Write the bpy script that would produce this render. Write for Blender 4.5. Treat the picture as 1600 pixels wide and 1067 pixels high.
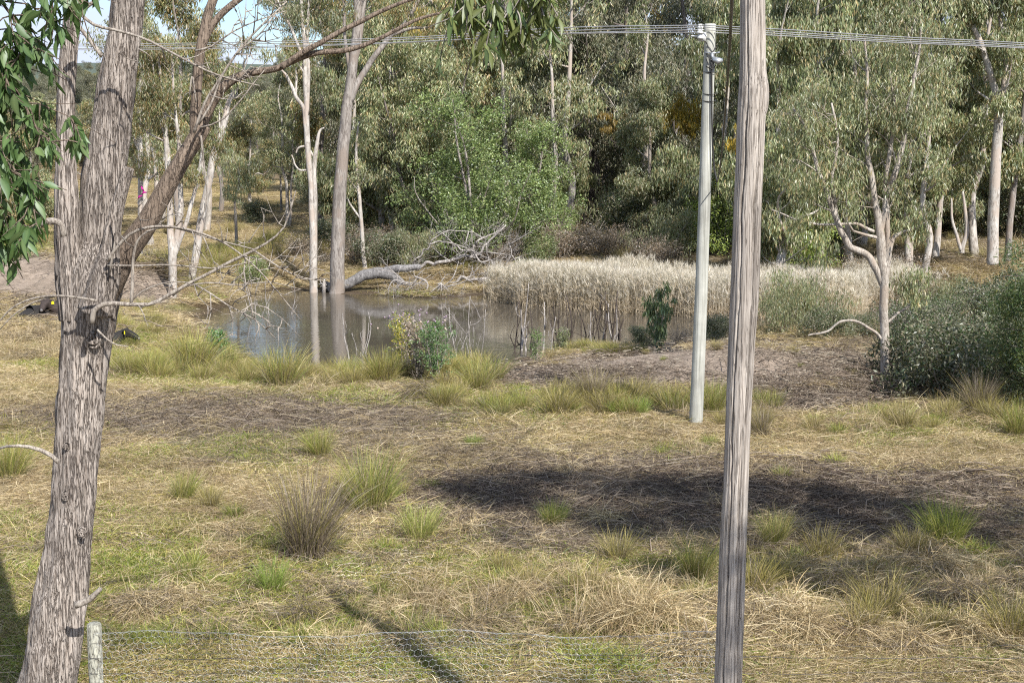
import bpy, math, random
import numpy as np
from mathutils import Vector
R = math.radians
scene = bpy.context.scene
for o in list(bpy.data.objects): bpy.data.objects.remove(o)

# ------------------------------------------------------------ camera
F = 2222.0
EYE = 5.4
PITCH = math.atan((533.5 - 235.0) / F)
cam_d = bpy.data.cameras.new('camera'); cam_d.lens = 50.0; cam_d.sensor_width = 36.0
cam_d.clip_start = 0.1; cam_d.clip_end = 5000
cam = bpy.data.objects.new('camera', cam_d); scene.collection.objects.link(cam)
cam.location = (0, 0, EYE); cam.rotation_euler = (R(90) - PITCH, 0, 0)
scene.camera = cam

# ------------------------------------------------------------ sky and sun
SUN_EL = R(43.0)
SH = np.array([0.51, -0.86])                  # horizontal direction towards the sun
SH = SH / np.linalg.norm(SH)
COT = 1.0 / math.tan(SUN_EL)
world = bpy.data.worlds.new('World'); scene.world = world; world.use_nodes = True
wn = world.node_tree; wn.nodes.clear()
def wnode(t, **k):
    n = wn.nodes.new(t)
    for a, b in k.items(): setattr(n, a, b)
    return n
wo = wnode('ShaderNodeOutputWorld'); wb = wnode('ShaderNodeBackground'); wb.inputs[1].default_value = 0.108
sky = wnode('ShaderNodeTexSky', sky_type='NISHITA', sun_disc=False)
sky.sun_elevation = SUN_EL; sky.sun_rotation = math.atan2(SH[0], SH[1])
sky.air_density = 1.0; sky.dust_density = 0.6; sky.ozone_density = 2.2
tcw = wnode('ShaderNodeTexCoord'); mapw = wnode('ShaderNodeMapping'); mapw.inputs['Scale'].default_value = (1, 1, 3.0)
nzw = wnode('ShaderNodeTexNoise'); nzw.inputs['Scale'].default_value = 3.2; nzw.inputs['Detail'].default_value = 7; nzw.inputs['Roughness'].default_value = 0.55
rmw = wnode('ShaderNodeValToRGB'); rmw.color_ramp.elements[0].position = 0.42; rmw.color_ramp.elements[1].position = 0.57
mxw = wnode('ShaderNodeMixRGB'); mxw.inputs[2].default_value = (5.4, 5.7, 6.4, 1)
tnw = wnode('ShaderNodeMixRGB', blend_type='MULTIPLY'); tnw.inputs[0].default_value = 1.0; tnw.inputs[2].default_value = (0.91, 0.955, 1.04, 1)
for a, b in ((tcw.outputs['Generated'], mapw.inputs[0]), (mapw.outputs[0], nzw.inputs['Vector']), (nzw.outputs[0], rmw.inputs[0]),
             (rmw.outputs[0], mxw.inputs[0]), (sky.outputs[0], mxw.inputs[1]), (mxw.outputs[0], tnw.inputs[1]), (tnw.outputs[0], wb.inputs[0]), (wb.outputs[0], wo.inputs[0])):
    wn.links.new(a, b)
sun_d = bpy.data.lights.new('sun', 'SUN'); sun_d.energy = 5.0; sun_d.angle = R(0.53); sun_d.color = (1.0, 0.955, 0.89)
sun = bpy.data.objects.new('sun', sun_d); scene.collection.objects.link(sun)
sv = Vector((SH[0] * math.cos(SUN_EL), SH[1] * math.cos(SUN_EL), math.sin(SUN_EL)))
sun.rotation_euler = sv.to_track_quat('Z', 'Y').to_euler(); sun.location = (30, -45, 50)
vs = scene.view_settings
vs.view_transform = 'Standard'; vs.look = 'None'; vs.exposure = 0.64; vs.gamma = 1; vs.use_curve_mapping = False
scene.cycles.max_bounces = 6; scene.cycles.diffuse_bounces = 3; scene.cycles.glossy_bounces = 3
scene.cycles.transmission_bounces = 4; scene.cycles.transparent_max_bounces = 4
scene.cycles.use_adaptive_sampling = True; scene.cycles.adaptive_threshold = 0.012
scene.cycles.use_denoising = False; scene.cycles.pixel_filter_type = 'BLACKMAN_HARRIS'; scene.cycles.filter_width = 1.15

# ------------------------------------------------------------ pixel <-> world
CP, SP = math.cos(PITCH), math.sin(PITCH)
def ray(px, py):
    xc = (px - 800.0) / F; yc = (533.5 - py) / F
    return np.array([xc, CP + yc * SP, -SP + yc * CP])
def G(px, py, z=0.0):
    d = ray(px, py); return np.array([0, 0, EYE]) + d * ((z - EYE) / d[2])
def D(px, py, Y):
    d = ray(px, py); return np.array([0, 0, EYE]) + d * (Y / d[1])
def proj(x, y, z):
    zz = z - EYE
    dep = y * CP - zz * SP; up = y * SP + zz * CP
    dep = np.maximum(dep, 0.1)
    return 800 + F * x / dep, 533.5 - F * up / dep

# ------------------------------------------------------------ noise
def _hash(i, j, k, s):
    n = (i * 374761393 + j * 668265263 + k * 2147483647 + s * 974634777) & 0xffffffff
    n = ((n ^ (n >> 13)) * 1274126177) & 0xffffffff
    n = ((n ^ (n >> 16)) * 2246822519) & 0xffffffff
    return ((n ^ (n >> 15)) & 0xffffff) / float(0xffffff)
def vnoise(x, y, z=0.0, seed=0):
    x = np.asarray(x, float); y = np.asarray(y, float); z = np.asarray(z, float) + 0 * x
    i = np.floor(x).astype(np.int64); j = np.floor(y).astype(np.int64); k = np.floor(z).astype(np.int64)
    fx, fy, fz = x - i, y - j, z - k
    fx = fx * fx * (3 - 2 * fx); fy = fy * fy * (3 - 2 * fy); fz = fz * fz * (3 - 2 * fz)
    r = 0
    for a in (0, 1):
        for b in (0, 1):
            for c in (0, 1):
                r = r + (fx if a else 1 - fx) * (fy if b else 1 - fy) * (fz if c else 1 - fz) * _hash(i + a, j + b, k + c, seed)
    return r
def fbm(x, y, z=0.0, seed=0, o=4):
    r = 0; a = 1; t = 0
    for q in range(o):
        r = r + a * vnoise(np.asarray(x) * 2 ** q, np.asarray(y) * 2 ** q, np.asarray(z) * 2 ** q, seed + q); t += a; a *= 0.5
    return r / t
def ell(px, py, cx, cy, rx, ry, soft=0.35):
    d = np.sqrt(((px - cx) / rx) ** 2 + ((py - cy) / ry) ** 2)
    return np.clip((1 - d) / soft + 0.5, 0, 1)

# ------------------------------------------------------------ objects
COL = scene.collection
def tag(o, label=None, cat=None, group=None, kind=None):
    if label: o['label'] = label
    if cat: o['category'] = cat
    if group: o['group'] = group
    if kind: o['kind'] = kind
    return o
def thing(name, label, cat, loc=(0, 0, 0), group=None, rz=0.0, sc=1.0):
    o = bpy.data.objects.new(name, None); COL.objects.link(o); o.empty_display_size = 0.1
    o.location = tuple(float(v) for v in loc); o.rotation_euler = (0, 0, rz); o.scale = (sc, sc, sc)
    return tag(o, label, cat, group)
def mobj(name, me, parent=None, mat=None):
    if mat is not None and len(me.materials) == 0: me.materials.append(mat)
    o = bpy.data.objects.new(name, me); COL.objects.link(o)
    if parent is not None: o.parent = parent
    return o
def copy_tree(o, parent=None):
    c = o.copy(); COL.objects.link(c)
    if parent is not None: c.parent = parent
    for ch in list(o.children): copy_tree(ch, c)
    return c

class MB:
    """collects vertices and faces of ONE mesh"""
    def __init__(s): s.v = []; s.q = []; s.t = []; s.c = []; s.n = 0; s.mi = []
    def add(s, V, Q=None, T=None, col=None):
        V = np.asarray(V, float).reshape(-1, 3)
        s.v.append(V)
        if Q is not None and len(Q): s.q.append(np.asarray(Q, np.int64).reshape(-1, 4) + s.n)
        if T is not None and len(T): s.t.append(np.asarray(T, np.int64).reshape(-1, 3) + s.n)
        if col is not None:
            col = np.asarray(col, float)
            s.c.append(np.broadcast_to(col, (len(V), 3)) if col.ndim == 1 else col)
        else: s.c.append(np.ones((len(V), 3)) * 0.5)
        s.n += len(V)
    def mesh(s, name, mat=None, smooth=True, origin=None):
        V = np.concatenate(s.v) if s.v else np.zeros((0, 3))
        if origin is not None: V = V - np.asarray(origin, float)
        Q = np.concatenate(s.q) if s.q else np.zeros((0, 4), int); T = np.concatenate(s.t) if s.t else np.zeros((0, 3), int)
        me = bpy.data.meshes.new(name)
        me.vertices.add(len(V)); me.vertices.foreach_set('co', V.astype(np.float32).ravel())
        nl = len(Q) * 4 + len(T) * 3
        me.loops.add(nl); me.loops.foreach_set('vertex_index', np.concatenate([Q.ravel(), T.ravel()]).astype(np.int32))
        me.polygons.add(len(Q) + len(T))
        ls = np.concatenate([np.arange(len(Q)) * 4, len(Q) * 4 + np.arange(len(T)) * 3]).astype(np.int32)
        me.polygons.foreach_set('loop_start', ls)
        try: me.polygons.foreach_set('loop_total', np.concatenate([np.full(len(Q), 4), np.full(len(T), 3)]).astype(np.int32))
        except Exception: pass
        me.polygons.foreach_set('use_smooth', np.full(len(Q) + len(T), smooth, bool))
        a = me.color_attributes.new('col', 'FLOAT_COLOR', 'POINT')
        C = np.ones((len(V), 4), np.float32); C[:, :3] = np.concatenate(s.c) if s.c else 0
        a.data.foreach_set('color', C.ravel())
        me.update(calc_edges=True)
        if mat is not None: me.materials.append(mat)
        return me

def catmull(P, n):
    """P (k,m) control rows -> n rows on a smooth curve"""
    P = np.asarray(P, float)
    if len(P) == 2:
        t = np.linspace(0, 1, n)[:, None]; return P[0] * (1 - t) + P[1] * t
    E = np.vstack([2 * P[0] - P[1], P, 2 * P[-1] - P[-2]])
    u = np.linspace(0, len(P) - 1 - 1e-6, n); i = u.astype(int); t = (u - i)[:, None]
    a, b, c, d = E[i], E[i + 1], E[i + 2], E[i + 3]
    return 0.5 * ((2 * b) + (c - a) * t + (2 * a - 5 * b + 4 * c - d) * t ** 2 + (3 * b - a - 3 * c + d) * t ** 3)
def frames(P):
    T = np.gradient(P, axis=0); T /= np.linalg.norm(T, axis=1)[:, None] + 1e-9
    ref = np.array([0.0, 1.0, 0.0]) if abs(T[0][1]) < 0.9 else np.array([1.0, 0, 0])
    N = np.zeros_like(P); n = ref - T[0] * (ref @ T[0])
    for k in range(len(P)):
        n = n - T[k] * (n @ T[k]); n = n / (np.linalg.norm(n) + 1e-9); N[k] = n
    return T, N, np.cross(T, N)
def tube(mb, P, r, sides=6, col=None, cap=True, disp=None):
    P = np.asarray(P, float); r = np.broadcast_to(np.asarray(r, float), (len(P),))
    T, N, B = frames(P)
    a = np.arange(sides) * 2 * math.pi / sides
    rr = r[:, None] * np.ones(sides)[None, :]
    if disp is not None:
        s = np.concatenate([[0], np.cumsum(np.linalg.norm(np.diff(P, axis=0), axis=1))])
        rr = rr + disp(a[None, :] + 0 * rr, s[:, None] + 0 * rr, rr)
    V = P[:, None, :] + rr[..., None] * (np.cos(a)[None, :, None] * N[:, None, :] + np.sin(a)[None, :, None] * B[:, None, :])
    n = len(P); i = np.arange(n - 1)[:, None] * sides; j = np.arange(sides)[None, :]; j2 = (j + 1) % sides
    Q = np.stack([i + j, i + j2, i + sides + j2, i + sides + j], -1).reshape(-1, 4)
    V = V.reshape(-1, 3); Tt = []
    if cap:
        V = np.vstack([V, P[-1:]]); e = (n - 1) * sides
        Tt = [(e + k, e + (k + 1) % sides, n * sides) for k in range(sides)]
        V = np.vstack([V, P[:1]]); Tt += [((k + 1) % sides, k, n * sides + 1) for k in range(sides)]
    mb.add(V, Q, Tt, col)
def box(mb, c, s, col=None, rz=0):
    c = np.asarray(c, float); h = np.asarray(s, float) / 2
    V = np.array([[x, y, z] for x in (-1, 1) for y in (-1, 1) for z in (-1, 1)], float) * h
    if rz: V[:, :2] = V[:, :2] @ np.array([[math.cos(rz), math.sin(rz)], [-math.sin(rz), math.cos(rz)]])
    mb.add(V + c, [(0, 1, 3, 2), (4, 6, 7, 5), (0, 4, 5, 1), (2, 3, 7, 6), (0, 2, 6, 4), (1, 5, 7, 3)], None, col)

# ------------------------------------------------------------ materials
class NT:
    def __init__(s, name):
        s.m = bpy.data.materials.new(name); s.m.use_nodes = True; s.t = s.m.node_tree; s.t.nodes.clear()
        s.out = s.t.nodes.new('ShaderNodeOutputMaterial')
    def n(s, t, ins=None, **k):
        x = s.t.nodes.new(t)
        for a, b in k.items(): setattr(x, a, b)
        for a, b in (ins or {}).items():
            if isinstance(b, bpy.types.NodeSocket): s.t.links.new(b, x.inputs[a])
            else: x.inputs[a].default_value = b
        return x
    def noise(s, vec, scale, detail=4, rough=0.6):
        return s.n('ShaderNodeTexNoise', {'Vector': vec, 'Scale': scale, 'Detail': detail, 'Roughness': rough}).outputs[0]
    def mapping(s, vec, scale=(1, 1, 1)):
        return s.n('ShaderNodeMapping', {'Vector': vec, 'Scale': scale}).outputs[0]
    def ramp(s, fac, stops):
        x = s.n('ShaderNodeValToRGB', {'Fac': fac}); e = x.color_ramp.elements
        while len(e) < len(stops): e.new(0.5)
        for q, (p, c) in zip(e, stops):
            q.position = p; q.color = (c[0], c[1], c[2], 1) if not isinstance(c, (int, float)) else (c, c, c, 1)
        return x.outputs[0]
    def mix(s, fac, a, b, mode='MIX'):
        x = s.n('ShaderNodeMixRGB', blend_type=mode)
        for k, v in ((0, fac), (1, a), (2, b)):
            if isinstance(v, bpy.types.NodeSocket): s.t.links.new(v, x.inputs[k])
            elif k == 0: x.inputs[0].default_value = v
            else: x.inputs[k].default_value = (v[0], v[1], v[2], 1) if not isinstance(v, (int, float)) else (v, v, v, 1)
        return x.outputs[0]
    def surf(s, sock): s.t.links.new(sock, s.out.inputs[0]); return s.m
    def attr(s): return s.n('ShaderNodeAttribute', attribute_name='col').outputs['Color']

def mat_leaf(name, trans=0.3, gloss=0.08, grough=0.4, world_var=0.0):
    m = NT(name); c = m.attr()
    rnd = m.n('ShaderNodeObjectInfo').outputs['Random']
    c = m.mix(1.0, c, m.ramp(rnd, [(0, (0.86, 0.86, 0.86)), (1, (1.12, 1.12, 1.08))]), 'MULTIPLY')
    if world_var:
        pos = m.n('ShaderNodeNewGeometry').outputs['Position']
        nz = m.noise(pos, 0.35, 3); c = m.mix(1.0, c, m.ramp(nz, [(0.3, (0.78, 0.76, 0.72)), (0.7, (1.2, 1.2, 1.15))]), 'MULTIPLY')
    d = m.n('ShaderNodeBsdfDiffuse', {'Color': c}).outputs[0]
    t = m.n('ShaderNodeBsdfTranslucent', {'Color': m.mix(1.0, c, (1.15, 1.2, 0.75), 'MULTIPLY')}).outputs[0]
    x = m.n('ShaderNodeMixShader', {0: trans, 1: d, 2: t}).outputs[0]
    if gloss:
        g = m.n('ShaderNodeBsdfGlossy', {'Color': (0.9, 0.95, 1, 1), 'Roughness': grough}).outputs[0]
        x = m.n('ShaderNodeMixShader', {0: gloss, 1: x, 2: g}).outputs[0]
    return m.surf(x)
M_LEAF = mat_leaf('leaf', 0.33, 0.045, 0.45)
M_GRASS = mat_leaf('grass', 0.25, 0.03, 0.5, 1.0)
M_REED = mat_leaf('reed', 0.25, 0.04, 0.5, 0.0)

def mat_bark(name, a, b, dark, zs=0.15, scale=9, bump=0.5, patch=None, crack=1.0):
    """a, b: two bark colours, dark: crack colour; fibres run along Z"""
    m = NT(name); tc = m.n('ShaderNodeTexCoord').outputs['Object']
    v = m.mapping(tc, (1, 1, zs))
    n1 = m.noise(v, scale, 6, 0.65); n2 = m.noise(v, scale * 4, 4, 0.6); n3 = m.noise(tc, 1.6, 4, 0.6)
    c = m.mix(m.ramp(n1, [(0.35, 0.0), (0.65, 1.0)]), a, b)
    c = m.mix(m.ramp(n2, [(0.34, 0.8), (0.48, 0.0)]), c, dark)
    rg_ = m.n('ShaderNodeMath', {0: m.noise(m.mapping(tc, (1, 1, zs * 0.7)), scale * 1.3, 3, 0.55), 1: 0.5}, operation='SUBTRACT').outputs[0]
    rg_ = m.n('ShaderNodeMath', {0: rg_}, operation='ABSOLUTE').outputs[0]
    rr_ = m.ramp(rg_, [(0.0, 0.0), (0.035 * crack, 1.0)])
    c = m.mix(rr_, m.mix(0.75, c, dark), c)
    c = m.mix(1.0, c, m.ramp(n3, [(0.3, (0.75, 0.74, 0.74)), (0.7, (1.2, 1.2, 1.2))]), 'MULTIPLY')
    if patch:
        n4 = m.noise(m.mapping(tc, (1, 1, 0.45)), 2.2, 3, 0.5)
        c = m.mix(m.ramp(n4, [(0.52, 0.0), (0.58, 1.0)]), c, patch)
    h = m.mix(0.5, m.mix(0.5, n1, n2), rr_)
    bp = m.n('ShaderNodeBump', {'Height': h, 'Strength': bump, 'Distance': 0.03}).outputs[0]
    p = m.n('ShaderNodeBsdfPrincipled', {'Base Color': c, 'Roughness': 0.85, 'Normal': bp, 'Specular IOR Level': 0.25}).outputs[0]
    return m.surf(p)
M_BARK_BIG = mat_bark('stringybark', (0.33, 0.285, 0.245), (0.47, 0.42, 0.375), (0.10, 0.072, 0.056), 0.085, 40, 1.0, None, 1.6)
M_BARK_BR = mat_bark('brown_bark', (0.17, 0.13, 0.098), (0.26, 0.205, 0.16), (0.06, 0.043, 0.034), 0.12, 34, 0.8)
M_PALE = mat_bark('pale_bark', (0.36, 0.33, 0.29), (0.52, 0.49, 0.45), (0.22, 0.19, 0.16), 0.3, 4, 0.3, (0.40, 0.34, 0.29))
M_GREY = mat_bark('grey_bark', (0.23, 0.205, 0.18), (0.35, 0.32, 0.29), (0.11, 0.09, 0.08), 0.15, 6, 0.5, (0.24, 0.20, 0.17))
M_DARKB = mat_bark('dark_bark', (0.13, 0.11, 0.10), (0.22, 0.19, 0.17), (0.045, 0.035, 0.03), 0.15, 7, 0.6)
M_DEAD = mat_bark('dead_wood', (0.28, 0.255, 0.235), (0.44, 0.41, 0.38), (0.12, 0.105, 0.095), 0.3, 8, 0.4)
M_LOG = mat_bark('grey_log', (0.17, 0.165, 0.165), (0.28, 0.27, 0.265), (0.06, 0.055, 0.05), 0.3, 8, 0.5)
M_TWIG = mat_bark('twig', (0.25, 0.22, 0.185), (0.36, 0.325, 0.28), (0.09, 0.07, 0.06), 0.3, 20, 0.2)
def mat_plain(name, c, rough=0.6, metal=0.0, var=0.25, scale=12):
    m = NT(name); tc = m.n('ShaderNodeTexCoord').outputs['Object']
    nz = m.noise(tc, scale, 4)
    cc = m.mix(1.0, c, m.ramp(nz, [(0.3, (1 - var,) * 3), (0.7, (1 + var,) * 3)]), 'MULTIPLY')
    return m.surf(m.n('ShaderNodeBsdfPrincipled', {'Base Color': cc, 'Roughness': rough, 'Metallic': metal}).outputs[0])
# ------------------------------------------------------------ pond outline and terrain height
WATER = -0.8
pond_px = [(303, 497), (330, 517), (372, 545), (430, 574), (500, 586), (600, 588), (700, 582), (770, 570), (850, 553), (1000, 543),
           (1150, 528), (1300, 512), (1450, 500), (1570, 488), (1570, 462), (1450, 458), (1340, 470), (1180, 480), (1000, 474), (870, 466), (770, 460),
           (700, 466), (640, 464), (540, 459), (440, 453), (402, 458), (378, 470), (350, 486)]
pond = np.array([G(a, b, WATER)[:2] for a, b in pond_px])
def sdf(x, y, poly):
    x = np.asarray(x, float); y = np.asarray(y, float)
    d = np.full(x.shape, 1e9); ins = np.zeros(x.shape, bool)
    n = len(poly)
    for k in range(n):
        ax, ay = poly[k]; bx, by = poly[(k + 1) % n]
        ex, ey = bx - ax, by - ay; wx, wy = x - ax, y - ay
        t = np.clip((wx * ex + wy * ey) / (ex * ex + ey * ey), 0, 1)
        d = np.minimum(d, (wx - ex * t) ** 2 + (wy - ey * t) ** 2)
        c = ((ay > y) != (by > y)) & (x < (bx - ax) * (y - ay) / ((by - ay) + 1e-12) + ax)
        ins ^= c
    d = np.sqrt(d); return np.where(ins, -d, d)
def gauss(x, y, cx, cy, rx, ry, rot=0.0):
    dx, dy = x - cx, y - cy; c, s = math.cos(rot), math.sin(rot)
    u = dx * c + dy * s; v = -dx * s + dy * c
    return np.exp(-(u / rx) ** 2 - (v / ry) ** 2)
def T(x, y):
    x = np.asarray(x, float); y = np.asarray(y, float)
    h = 0.22 * (fbm(x * 0.12, y * 0.12, 0, 3, 3) - 0.5) + 0.15 * (fbm(x * 0.9, y * 0.9, 0, 8, 3) - 0.5)
    h = h + np.where(y > 90, (y - 90) * 0.021, 0) + np.where(y > 300, (np.clip(y, 300, 900) - 300) * 0.055, 0)
    h = h + np.where(y > 300, (fbm(x * 0.006, y * 0.006, 0, 21, 3) - 0.4) * np.clip((y - 300) * 0.09, 0, 40), 0)
    h = h + 1.15 * gauss(x, y, -18.5, 57, 4.2, 2.6) + 0.75 * gauss(x, y, -13.8, 55.5, 3.0, 1.8, -0.4)
    h = h + 0.32 * gauss(x, y, 5.0, 34.0, 6.0, 2.2, 0.05) + 0.45 * gauss(x, y, 5.6, 33.6, 2.2, 1.8) - 0.3 * gauss(x, y, 8.7, 32.4, 1.6, 2.2)
    h = h - 0.25 * gauss(x, y, 10.5, 33, 3.5, 3.0)
    h = h + 0.5 * gauss(x, y, 14, 74, 30, 7)
    near = (x > -40) & (x < 45) & (y > 25) & (y < 90)
    d = np.full(x.shape, 50.0)
    if near.any():
        d = d.copy(); d[near] = sdf(x[near] + 0.5 * (vnoise(x[near] * .8, y[near] * .8, 0, 5) - .5), y[near] + 0.9 * (vnoise(x[near] * .7, y[near] * .7, 0, 6) - .5), pond)
    ramp = 8.0 - 4.5 * gauss(x, y, -16, 58, 5.5, 5) - 3.0 * gauss(x, y, 5, 41, 7, 4)
    k = np.clip(d / ramp, 0, 1) ** np.where(ramp > 4, .85, 1.0); k = k * k * (3 - 2 * k)
    hh = WATER + (h - WATER) * k
    return np.where(d < 0, WATER - 0.5 * np.clip(-d / 1.5, 0, 1) - 0.02, hh)
def dirt_mask(px, py):
    m = 1.2 * ell(px, py, 960, 574, 220, 44) ; m = np.maximum(m, 1.2 * ell(px, py, 1140, 588, 190, 58)); m = np.maximum(m, 1.1 * ell(px, py, 1290, 600, 140, 52))
    m = np.maximum(m, ell(px, py, 50, 432, 110, 34)); m = np.maximum(m, ell(px, py, 215, 452, 66, 30))
    return m
def green_mask(px, py):
    g = 0.9 * ell(px, py, 300, 560, 230, 45, .8) + 0.6 * ell(px, py, 330, 705, 150, 45, .8) + 1.0 * ell(px, py, 230, 915, 290, 85, .9)
    g = g + 0.65 * ell(px, py, 520, 930, 260, 70, .9) + 0.5 * ell(px, py, 930, 905, 230, 70, .9) + 0.5 * ell(px, py, 1480, 670, 200, 30, .9)
    g = g + 0.6 * ell(px, py, 760, 1010, 300, 60, .9) + 0.55 * ell(px, py, 1330, 900, 260, 60, .9) + 0.5 * ell(px, py, 640, 640, 260, 25, .9) + 0.5 * ell(px, py, 200, 1050, 260, 50, .9)
    g = g + 0.8 * ell(px, py, 560, 385, 130, 14, .8) + 0.7 * ell(px, py, 600, 458, 150, 9, .8) + 0.8 * ell(px, py, 1450, 385, 140, 16, .8) + 0.5 * ell(px, py, 60, 375, 120, 30, .8)
    return np.clip(g, 0, 1)
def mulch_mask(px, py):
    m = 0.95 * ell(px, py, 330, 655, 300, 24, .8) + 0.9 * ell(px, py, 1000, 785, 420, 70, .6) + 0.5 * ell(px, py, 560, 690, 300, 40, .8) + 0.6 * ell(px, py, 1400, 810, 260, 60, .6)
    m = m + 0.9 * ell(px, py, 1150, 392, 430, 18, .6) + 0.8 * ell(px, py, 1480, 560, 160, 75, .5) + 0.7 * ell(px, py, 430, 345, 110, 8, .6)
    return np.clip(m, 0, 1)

def axis(segs):
    out = [segs[0][0]]
    for a, b, st0, st1 in segs:
        p = a
        while p < b - 1e-6:
            t = (p - a) / (b - a); p = min(b, p + st0 + (st1 - st0) * t); out.append(p)
    return np.array(out)
ax = axis([(-700, -60, 60, 4), (-60, -22, 3, 0.4), (-22, 26, 0.26, 0.26), (26, 60, 0.4, 3), (60, 700, 4, 60)])
ay = axis([(-60, 8, 8, 0.6), (8, 66, 0.26, 0.26), (66, 110, 0.4, 1.5), (110, 300, 2, 7), (300, 950, 8, 30)])
X, Y = np.meshgrid(ax, ay); Z = T(X, Y)
far = Y > 60
px, py = proj(X, Y, Z)
nz1 = fbm(X * 0.5, Y * 0.5, 0, 31, 4); nz2 = fbm(X * 0.11, Y * 0.11, 0, 41, 3)
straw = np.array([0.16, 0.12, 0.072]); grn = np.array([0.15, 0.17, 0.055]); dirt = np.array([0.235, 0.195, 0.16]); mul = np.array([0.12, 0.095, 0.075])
C = np.ones(X.shape + (3,)) * straw * (0.75 + 0.5 * nz1)[..., None]
gm = np.clip(green_mask(px, py) * 1.2 * (nz1 + 0.25) + np.clip((nz2 - 0.55) * 3, 0, .6) * (Y < 55), 0, 1)[..., None]
C = C * (1 - gm) + grn * gm
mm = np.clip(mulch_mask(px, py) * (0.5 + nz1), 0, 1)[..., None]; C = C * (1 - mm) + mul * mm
dm = np.clip(dirt_mask(px, py) * (0.75 + nz1 * 0.6), 0, 1)[..., None]; C = C * (1 - dm) + dirt * dm * (0.6 + 0.8 * fbm(X * 1.3, Y * 1.3, 0, 51, 4))[..., None]
hf = np.clip((Y - 290) / 60, 0, 1)[..., None]; C = C * (1 - hf) + np.array([0.085, 0.11, 0.09]) * hf
wet = np.clip((WATER + 0.18 - Z) / 0.15, 0, 1)[..., None]; C = C * (1 - wet) + np.array([0.085, 0.065, 0.045]) * wet
ny, nx = X.shape
idx = np.arange(ny * nx).reshape(ny, nx)
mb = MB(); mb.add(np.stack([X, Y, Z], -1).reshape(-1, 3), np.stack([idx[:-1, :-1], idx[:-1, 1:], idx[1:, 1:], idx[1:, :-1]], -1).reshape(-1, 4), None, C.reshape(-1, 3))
m = NT('ground'); pos = m.n('ShaderNodeNewGeometry').outputs['Position']
n1 = m.noise(pos, 2.5, 8, 0.7); n2 = m.noise(pos, 28, 5, 0.7); n3 = m.noise(m.mapping(pos, (1, 0.6, 1)), 70, 3, 0.6)
c = m.mix(1.0, m.attr(), m.ramp(n1, [(0.3, (0.65, 0.63, 0.6)), (0.7, (1.35, 1.33, 1.3))]), 'MULTIPLY')
c = m.mix(1.0, c, m.ramp(n2, [(0.35, (0.6, 0.58, 0.56)), (0.65, (1.35, 1.35, 1.35))]), 'MULTIPLY')
c = m.mix(m.ramp(n3, [(0.62, 0.0), (0.68, 0.6)]), c, (0.42, 0.37, 0.31))
b1 = m.n('ShaderNodeBump', {'Height': m.mix(0.5, n2, n1), 'Strength': 0.8, 'Distance': 0.06}).outputs[0]
M_GROUND = m.surf(m.n('ShaderNodeBsdfPrincipled', {'Base Color': c, 'Roughness': 0.95, 'Normal': b1, 'Specular IOR Level': 0.1}).outputs[0])
tag(mobj('ground', mb.mesh('ground', M_GROUND)), kind='structure', label='dry grassy paddock with bare dirt banks around the pond')

# water sheet
m = NT('pond_water'); pos = m.n('ShaderNodeNewGeometry').outputs['Position']
w1 = m.noise(m.mapping(pos, (1.0, 2.2, 1)), 2.2, 3, 0.5); w2 = m.noise(m.mapping(pos, (0.6, 0.6, 1)), 0.35, 2, 0.5)
w3 = m.noise(m.mapping(pos, (1.0, 1.0, 1)), 9.0, 2, 0.5)
st = m.ramp(w2, [(0.45, 0.03), (0.62, 0.20)])
b0 = m.n('ShaderNodeBump', {'Height': w1, 'Strength': st, 'Distance': 0.05})
b1 = m.n('ShaderNodeBump', {'Height': w3, 'Strength': 0.03, 'Distance': 0.02, 'Normal': b0.outputs[0]}).outputs[0]
M_WATER = m.surf(m.n('ShaderNodeBsdfPrincipled', {'Base Color': (0.085, 0.072, 0.055, 1), 'Roughness': 0.02, 'IOR': 1.45, 'Normal': b1, 'Specular IOR Level': 0.6}).outputs[0])
mb = MB(); x0, y0 = pond.min(0) - 2; x1, y1 = pond.max(0) + 2
gx = np.linspace(x0, x1, 12); gy = np.linspace(y0, y1, 8); A, B = np.meshgrid(gx, gy); ii = np.arange(96).reshape(8, 12)
mb.add(np.stack([A, B, 0 * A + WATER], -1).reshape(-1, 3), np.stack([ii[:-1, :-1], ii[:-1, 1:], ii[1:, 1:], ii[1:, :-1]], -1).reshape(-1, 4))
tag(mobj('pond_water', mb.mesh('pond_water', M_WATER)), kind='structure', label='still brown water of the farm pond')

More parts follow.
